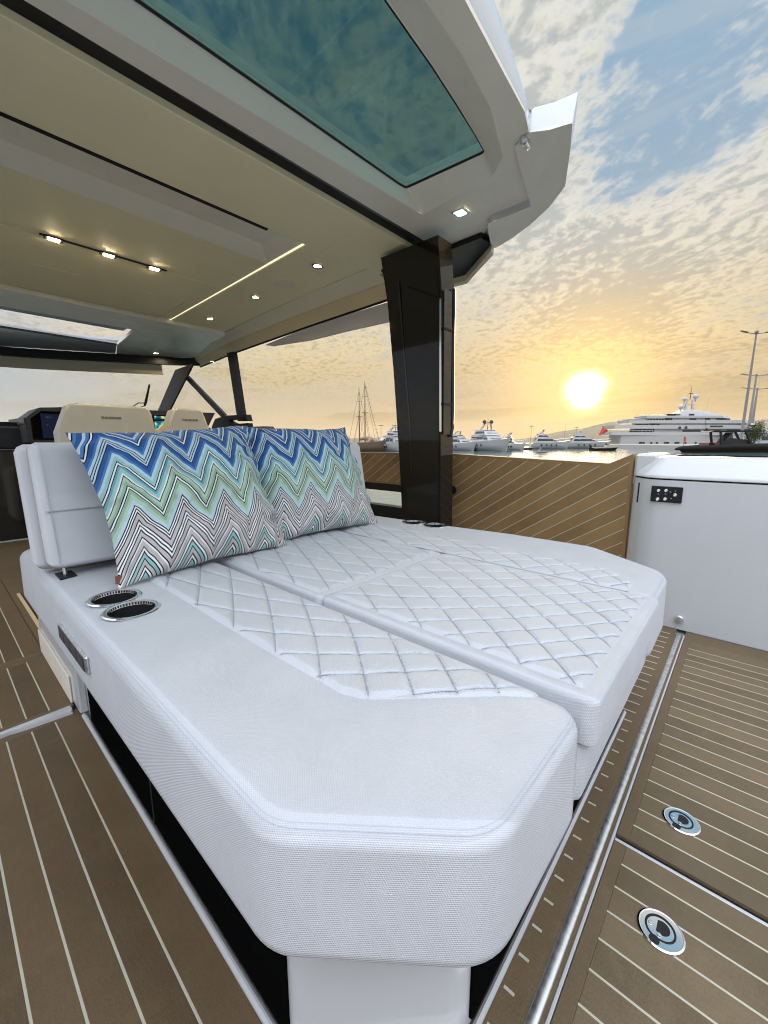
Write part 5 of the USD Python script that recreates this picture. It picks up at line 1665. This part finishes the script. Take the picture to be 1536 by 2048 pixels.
# black rigid inflatable at the right
def rib_boat():
    fr = local_frame(1452, 905, 4)
    s = fr[3]
    t = thing("inflatable_boat", "long black rigid inflatable with a dark T top, moored at the right edge", "inflatable boat", fr[0])
    put = lambda name, m, mat, parent=t, smooth=30: obj(name, place(m, fr), mat, parent, smooth=smooth)
    X = lambda x: (x - 1452) * s
    Z = lambda y: (905 - y) * s
    h = put("hull", hull([(X(1358), -0.2, Z(905)), (X(1352), 0, Z(899)), (X(1390), -1.5, Z(905)), (X(1390), 1.5, Z(905)), (X(1640), -1.7, Z(906)), (X(1640), 1.7, Z(906)), (X(1380), -1.6, Z(897)), (X(1380), 1.6, Z(897)), (X(1640), -1.9, Z(892)), (X(1640), 1.9, Z(892))]), "black_rubber")
    for sd in (-1, 1):
        put("side_tube", tube([(X(1353), sd * 0.15, Z(897.5)), (X(1366), sd * 0.9, Z(897)), (X(1392), sd * 1.6, Z(896)), (X(1450), sd * 1.85, Z(894)), (X(1640), sd * 1.95, Z(891))], [0.30, 0.42, 0.50, 0.54, 0.55], 14), "black_rubber", smooth=50)
    put("cone_nose", lathe([(0, 0), (0.28, 0.05), (0.22, 0.5), (0.12, 0.7), (0, 0.75)], (X(1352), 0, Z(898)), (-1, 0, -0.05), 12), "black_rubber")
    put("console", hull([(X(1432), -0.9, Z(892)), (X(1432), 0.9, Z(892)), (X(1500), -0.9, Z(892)), (X(1500), 0.9, Z(892)), (X(1444), -0.8, Z(876)), (X(1444), 0.8, Z(876)), (X(1485), -0.8, Z(880)), (X(1485), 0.8, Z(880))]), "black_satin")
    put("windscreen", hull([(X(1440), -0.85, Z(880)), (X(1440), 0.85, Z(880)), (X(1452), -0.7, Z(866)), (X(1452), 0.7, Z(866)), (X(1445), -0.85, Z(880)), (X(1445), 0.85, Z(880)), (X(1456), -0.7, Z(866)), (X(1456), 0.7, Z(866))]), "yacht_glass")
    tt = put("roof_top", hull([(X(1400), -1.2, Z(866)), (X(1400), 1.2, Z(866)), (X(1410), -1.3, Z(863)), (X(1410), 1.3, Z(863)), (X(1492), -1.3, Z(862)), (X(1492), 1.3, Z(862)), (X(1488), -1.2, Z(865)), (X(1488), 1.2, Z(865))]), "black_satin")
    for sd in (-1, 1):
        put("roof_leg", bar((X(1431), sd * 1.1, Z(893)), (X(1424), sd * 1.1, Z(864)), 0.35, 0.25, (0, 1, 0)), "black_satin", tt)
        put("roof_leg", bar((X(1494), sd * 1.1, Z(892)), (X(1476), sd * 1.1, Z(864)), 0.35, 0.25, (0, 1, 0)), "black_satin", tt)
    put("radar_pod", sphere((X(1405), 0, Z(860)), 0.22, 2), "black_satin", tt, smooth=True)
    put("aerial", tube([(X(1404), 0, Z(862)), (X(1400), 0, Z(838))], [0.05, 0.02], 5), "black_satin", tt)
    for k in range(4):
        x = X(1400 + 11 * k)
        put("deck_seat", box(x, x + 0.7, -0.8, 0.8, Z(893), Z(886), 0.05), "red_brown" if k % 2 == 0 else "black_rubber")
    put("jackstaff", tube([(X(1362), 0, Z(896)), (X(1361), 0, Z(874))], 0.03, 5), "dark_grey")
    put("pennant", box(X(1360.5), X(1364.5), -0.02, 0.02, Z(884), Z(875)), "red_cloth")
    put("bow_stripe", box(X(1366), X(1374), -0.98, -0.90, Z(898.3), Z(897.6)), "caulk")


rib_boat()


def tender(label, px, py, Lpx, yaw, dark=True, name="open_boat", bits=True):
    fr = local_frame(px, py, yaw)
    L = Lpx * fr[3]
    t = thing(name, label, "boat", fr[0])
    put = lambda nm, m, mat, parent=t, smooth=30: obj(nm, place(m, fr), mat, parent, smooth=smooth)
    hm = hull_mesh(L, L * 0.34, L * 0.085, L * 0.12, 0.15, 0.9, 0.8)
    v, f = vf(hm)
    v[:, 0] -= L / 2
    put("hull", (v, f), "black_rubber" if dark else "yacht_grey", smooth=40)
    put("gunwale", tube([(-L / 2, -L * 0.16, L * 0.085), (L * 0.1, -L * 0.165, L * 0.10), (L * 0.35, -L * 0.11, L * 0.115), (L * 0.49, 0, L * 0.125), (L * 0.35, L * 0.11, L * 0.115), (L * 0.1, L * 0.165, L * 0.10), (-L / 2, L * 0.16, L * 0.085)], L * 0.022, 8), "tan_canvas" if dark else "yacht_white")
    if bits:
        put("console", hull([(-L * 0.02, -L * 0.06, L * 0.06), (-L * 0.02, L * 0.06, L * 0.06), (L * 0.10, -L * 0.06, L * 0.06), (L * 0.10, L * 0.06, L * 0.06), (L * 0.01, -L * 0.05, L * 0.19), (L * 0.01, L * 0.05, L * 0.19), (L * 0.05, -L * 0.05, L * 0.19), (L * 0.05, L * 0.05, L * 0.19)]), "yacht_white")
        put("windscreen", hull([(L * 0.05, -L * 0.05, L * 0.19), (L * 0.05, L * 0.05, L * 0.19), (L * 0.06, -L * 0.05, L * 0.19), (L * 0.06, L * 0.05, L * 0.19), (L * 0.03, -L * 0.045, L * 0.25), (L * 0.03, L * 0.045, L * 0.25)]), "yacht_glass")
        put("outboard", hull([(-L * 0.5, -0.12, L * 0.05), (-L * 0.5, 0.12, L * 0.05), (-L * 0.56, -0.12, L * 0.05), (-L * 0.56, 0.12, L * 0.05), (-L * 0.5, -0.15, L * 0.18), (-L * 0.5, 0.15, L * 0.18), (-L * 0.57, -0.12, L * 0.16), (-L * 0.57, 0.12, L * 0.16)]), "black_rubber")
    return t, fr


tender("dark open motor boat moored below the red flag", 1209, 901, 56, 6)
tender("dark flat workboat left of the side on flybridge yacht", 1052, 899, 30, 8, bits=False)
dg, dfr = tender("small pale rubber dinghy carrying one person, crossing the harbour", 1081, 905.5, 22, 185, dark=False, name="dinghy", bits=False)


def person(label, fr):
    import manifold3d as mf
    def chain(pts):
        out = None
        for (a, ra), (b, rb) in zip(pts[:-1], pts[1:]):
            sa = mf.Manifold.sphere(ra, 14).translate(list(a))
            sb = mf.Manifold.sphere(rb, 14).translate(list(b))
            q = (sa + sb).hull()
            out = q if out is None else out + q
        return out
    z0 = 0.34
    body = chain([((0, 0, z0), 0.15), ((0.02, 0, z0 + 0.25), 0.135), ((0.05, 0, z0 + 0.48), 0.15), ((0.08, 0, z0 + 0.60), 0.055), ((0.11, 0, z0 + 0.72), 0.098), ((0.12, 0, z0 + 0.78), 0.092)])
    for s_ in (-1, 1):
        body += chain([((0.05, s_ * 0.19, z0 + 0.50), 0.065), ((0.12, s_ * 0.25, z0 + 0.26), 0.048), ((0.32, s_ * 0.18, z0 + 0.22), 0.036), ((0.40, s_ * 0.17, z0 + 0.22), 0.040)])
        body += chain([((0.0, s_ * 0.10, z0 + 0.02), 0.10), ((0.40, s_ * 0.14, z0 + 0.06), 0.07), ((0.45, s_ * 0.14, z0 - 0.22), 0.05), ((0.55, s_ * 0.15, z0 - 0.25), 0.04)])
    body += chain([((0.05, -0.19, z0 + 0.5), 0.06), ((0.05, 0.19, z0 + 0.5), 0.06)])
    m = body.refine_to_length(0.035)
    v, f = vf(m)
    tm = trimesh.Trimesh(v, f)
    tm = trimesh.smoothing.filter_taubin(tm, iterations=8)
    t = thing("person", label, "person", fr[0])
    obj("body", place(tm, fr), "skin", t, smooth=True)
    shirt = chain([((0, 0, z0 + 0.04), 0.165), ((0.02, 0, z0 + 0.25), 0.15), ((0.05, 0, z0 + 0.47), 0.162)]) + chain([((0.05, -0.19, z0 + 0.5), 0.075), ((0.05, 0.19, z0 + 0.5), 0.075)])
    obj("shirt", place(shirt, fr), "shirt_blue", t, smooth=40)
    obj("hair", place(hull(np.array(sphere((0.10, 0, z0 + 0.80), 0.105, 2).vertices)), fr), "ink", t, smooth=True)


person("person in a dark blue shirt sitting in the small dinghy", dfr)


def sailing_ship():
    o, ex, ey, s = local_frame(724, 903, 25)
    fr = (o, ex, ey, s)
    t = thing("sailing_ship", "two masted wooden sailing ship behind the right pillow", "sailing ship", o)
    put = lambda nm, m, mat, parent=t, smooth=30: obj(nm, place(m, fr), mat, parent, smooth=smooth)
    hm = hull_mesh(16, 4.2, 1.6, 2.6, 0.3, 0.8, 0.8)
    v, f = vf(hm)
    v[:, 0] -= 8
    put("hull", (v, f), "spar_wood", smooth=40)
    h1, h2 = (903 - 768) * s, (903 - 781) * s
    for x, h in ((-0.55, h2), (0.75, h1)):
        m = put("mast", tube([(x, 0, 0.5), (x, 0, h * 0.55), (x, 0, h)], [0.16, 0.12, 0.05], 8), "spar_wood")
        put("spreader", box(x - 0.7, x + 0.7, -0.06, 0.06, h * 0.55, h * 0.55 + 0.1), "spar_wood", m)
        put("spreader", box(x - 0.5, x + 0.5, -0.06, 0.06, h * 0.78, h * 0.78 + 0.08), "spar_wood", m)
        for q in (-1, 1):
            put("stay", tube([(x, 0, h * 0.95), (x + q * 2.6, 0.3 * q, 1.8)], 0.03, 4), "spar_wood", m)
            put("stay", tube([(x, 0, h * 0.6), (x + q * 1.5, 0.3 * q, 1.8)], 0.03, 4), "spar_wood", m)
    fs = put("forestay", tube([(0.75, 0, h1 * 0.97), (3.2, 0.2, h1 * 0.35), (4.3, 0.3, 1.8)], 0.035, 4), "spar_wood")
    for k in range(16):
        q = k / 16
        p = np.array([0.75, 0, h1 * 0.97]) * (1 - q) + np.array([4.3, 0.3, 1.8]) * q
        put("pennant", hull([p + (-0.02, 0, 0), p + (0.22, 0.02, -0.05), p + (0.05, 0.03, -0.35), p + (0.05, -0.03, -0.35)]), "tan_canvas", fs)
    put("furled_sail", tube([(-0.5, 0, 2.6), (0.8, 0.1, 2.9), (2.2, 0.0, 2.4), (3.4, 0.1, 2.3)], [0.3, 0.42, 0.5, 0.25], 10), "tan_canvas", smooth=True)
    put("furled_sail", tube([(1.0, -0.4, 1.8), (2.0, -0.3, 2.6), (3.0, -0.4, 1.8)], [0.3, 0.6, 0.3], 10), "tan_canvas", smooth=True)


sailing_ship()

# quay on the right with lamp masts, a tree and a shed
qb = UB(1440, 885, 96)
quay = thing("quay", "low concrete quay behind the black inflatable boat", "quay", (qb[0], qb[1], WATER), kind="structure")
fq = (np.array([qb[0], qb[1], 0.0]), RT, FW, 1)
obj("quay_wall", place(box(0, 90, 0, 140, WATER - 0.5, 0.10, 0.03), fq), "concrete", quay)


def lamp_mast(label, px_top, py_top, depth, arms=2):
    p = UB(px_top, py_top, depth)
    t = thing("lamp_mast", label, "lamp mast", (p[0], p[1], 0.1), "tall lamp masts on the quay")
    H = p[2]
    fr = (np.array([p[0], p[1], 0.0]), RT, FW, 1)
    put = lambda nm, m, mat, parent=t, smooth=30: obj(nm, place(m, fr), mat, parent, smooth=smooth)
    k = depth / 85.0
    put("pole", tube([(0, 0, 0.1), (0, 0, H * 0.5), (0, 0, H)], [0.30 * k, 0.24 * k, 0.14 * k], 10), "galvanised")
    put("finial", sphere((0, 0, H + 0.1), 0.42 * min(k, 1.0), 2), "galvanised", smooth=True)
    for s in (-1, 1):
        a = put("arm", tube([(0, 0, H - 0.3), (s * 1.4 * k, 0, H - 0.1), (s * 2.3 * k, 0, H + 0.12)], 0.09 * k, 6), "galvanised")
        put("lamp_head", hull([(s * 1.7 * k, -0.25 * k, H + 0.10), (s * 1.7 * k, 0.25 * k, H + 0.10), (s * 3.2 * k, -0.22 * k, H + 0.42), (s * 3.2 * k, 0.22 * k, H + 0.42), (s * 1.8 * k, 0, H - 0.18), (s * 3.0 * k, 0, H + 0.15)]), "galvanised", a)


lamp_mast("tallest lamp mast on the quay, with two heads and a ball at the top", 1513, 665, 100)
lamp_mast("second tallest lamp mast on the quay, just right of the tallest", 1513, 750, 160)
lamp_mast("shortest and farthest of the lamp masts on the quay", 1515, 777, 215)


def far_pole(label, px, py_top, depth, base=0.0, r=0.12, head=True, name="light_pole", category="pole"):
    p = UB(px, py_top, depth)
    t = thing(name, label, category, (p[0], p[1], base))
    fr = (np.array([p[0], p[1], 0.0]), RT, FW, 1)
    obj("pole", place(tube([(0, 0, base), (0, 0, p[2])], [r, r * 0.6], 6), fr), "galvanised", t)
    if head:
        obj("lamp_head", place(box(-1.1, 1.1, -0.2, 0.2, p[2], p[2] + 0.35), fr), "galvanised", t)


far_pole("slim light pole behind the flybridge yacht lying side on", 1063, 853, 230, WATER)
far_pole("slim light pole left of the red flag", 1153, 855, 250, WATER)
far_pole("bare mast rising left of the red flag pole", 1131, 848, 260, WATER, 0.10, False, "bare_mast", "mast")
far_pole("thin bent light pole between the sailing ship and the pillar", 762, 852, 200, WATER, 0.12, True)


def tree(label, px, py_base, py_top, wpx, depth):
    p = UB(px, py_base, depth)
    s = depth / FPX
    H = (py_base - py_top) * s
    R = wpx * s / 2
    t = thing("quay_tree", label, "tree", (p[0], p[1], 0.1))
    rng = np.random.default_rng(5)
    limbs = [tube([(p[0], p[1], 0.1), (p[0] + 0.1, p[1], H * 0.35), (p[0], p[1], H * 0.7)], [0.22, 0.16, 0.08], 8)]
    for k in range(7):
        a = rng.uniform(0, 6.28)
        limbs.append(tube([(p[0], p[1], H * (0.25 + 0.05 * k)), (p[0] + math.cos(a) * R * 0.7, p[1] + math.sin(a) * R * 0.7, H * (0.5 + 0.06 * k))], [0.09, 0.03], 5))
    obj("trunk", cat(*limbs), "bark", t)
    vs, fs, n = [], [], 0
    for c in range(42):
        d = rng.normal(size=3)
        d /= np.linalg.norm(d)
        c0 = np.array([p[0], p[1], H * 0.58]) + d * np.array([R, R, H * 0.42]) * rng.uniform(0.35, 1.0)
        for q in range(70):
            o = c0 + rng.normal(size=3) * R * 0.20
            a, b = rng.normal(size=3), rng.normal(size=3)
            a /= np.linalg.norm(a)
            b -= a * np.dot(a, b)
            b /= np.linalg.norm(b)
            z_ = rng.uniform(0.10, 0.22)
            vs += [o - a * z_, o + b * z_ * 0.5, o + a * z_, o - b * z_ * 0.5]
            fs += [(n, n + 1, n + 2), (n, n + 2, n + 3)]
            n += 4
    obj("crown", (np.array(vs), np.array(fs)), "leaves", t, smooth=False, kind="stuff")


tree("small dark green tree on the quay at the foot of the lamp masts", 1507, 886, 843, 36, 110)
b0 = UB(1516, 885, 190)
fb = (np.array([b0[0], b0[1], 0.0]), RT, FW, 1)
sh = thing("quay_shed", "low grey shed at the right edge beyond the tree", "shed", (b0[0], b0[1], 0.1))
obj("wall", place(box(0, 22, 0, 14, 0.1, 5.0), fb), "yacht_grey", sh)
obj("roof", place(hull([(-0.5, -0.5, 5.0), (22.5, -0.5, 5.0), (-0.5, 14.5, 5.0), (22.5, 14.5, 5.0), (0.5, 7, 7.2), (21.5, 7, 7.2)]), fb), "roof_grey", sh)
for k in range(4):
    obj("window", place(box(1.5 + k * 5, 4.5 + k * 5, -0.06, 0.05, 1.8, 3.6), fb), "yacht_glass", sh)
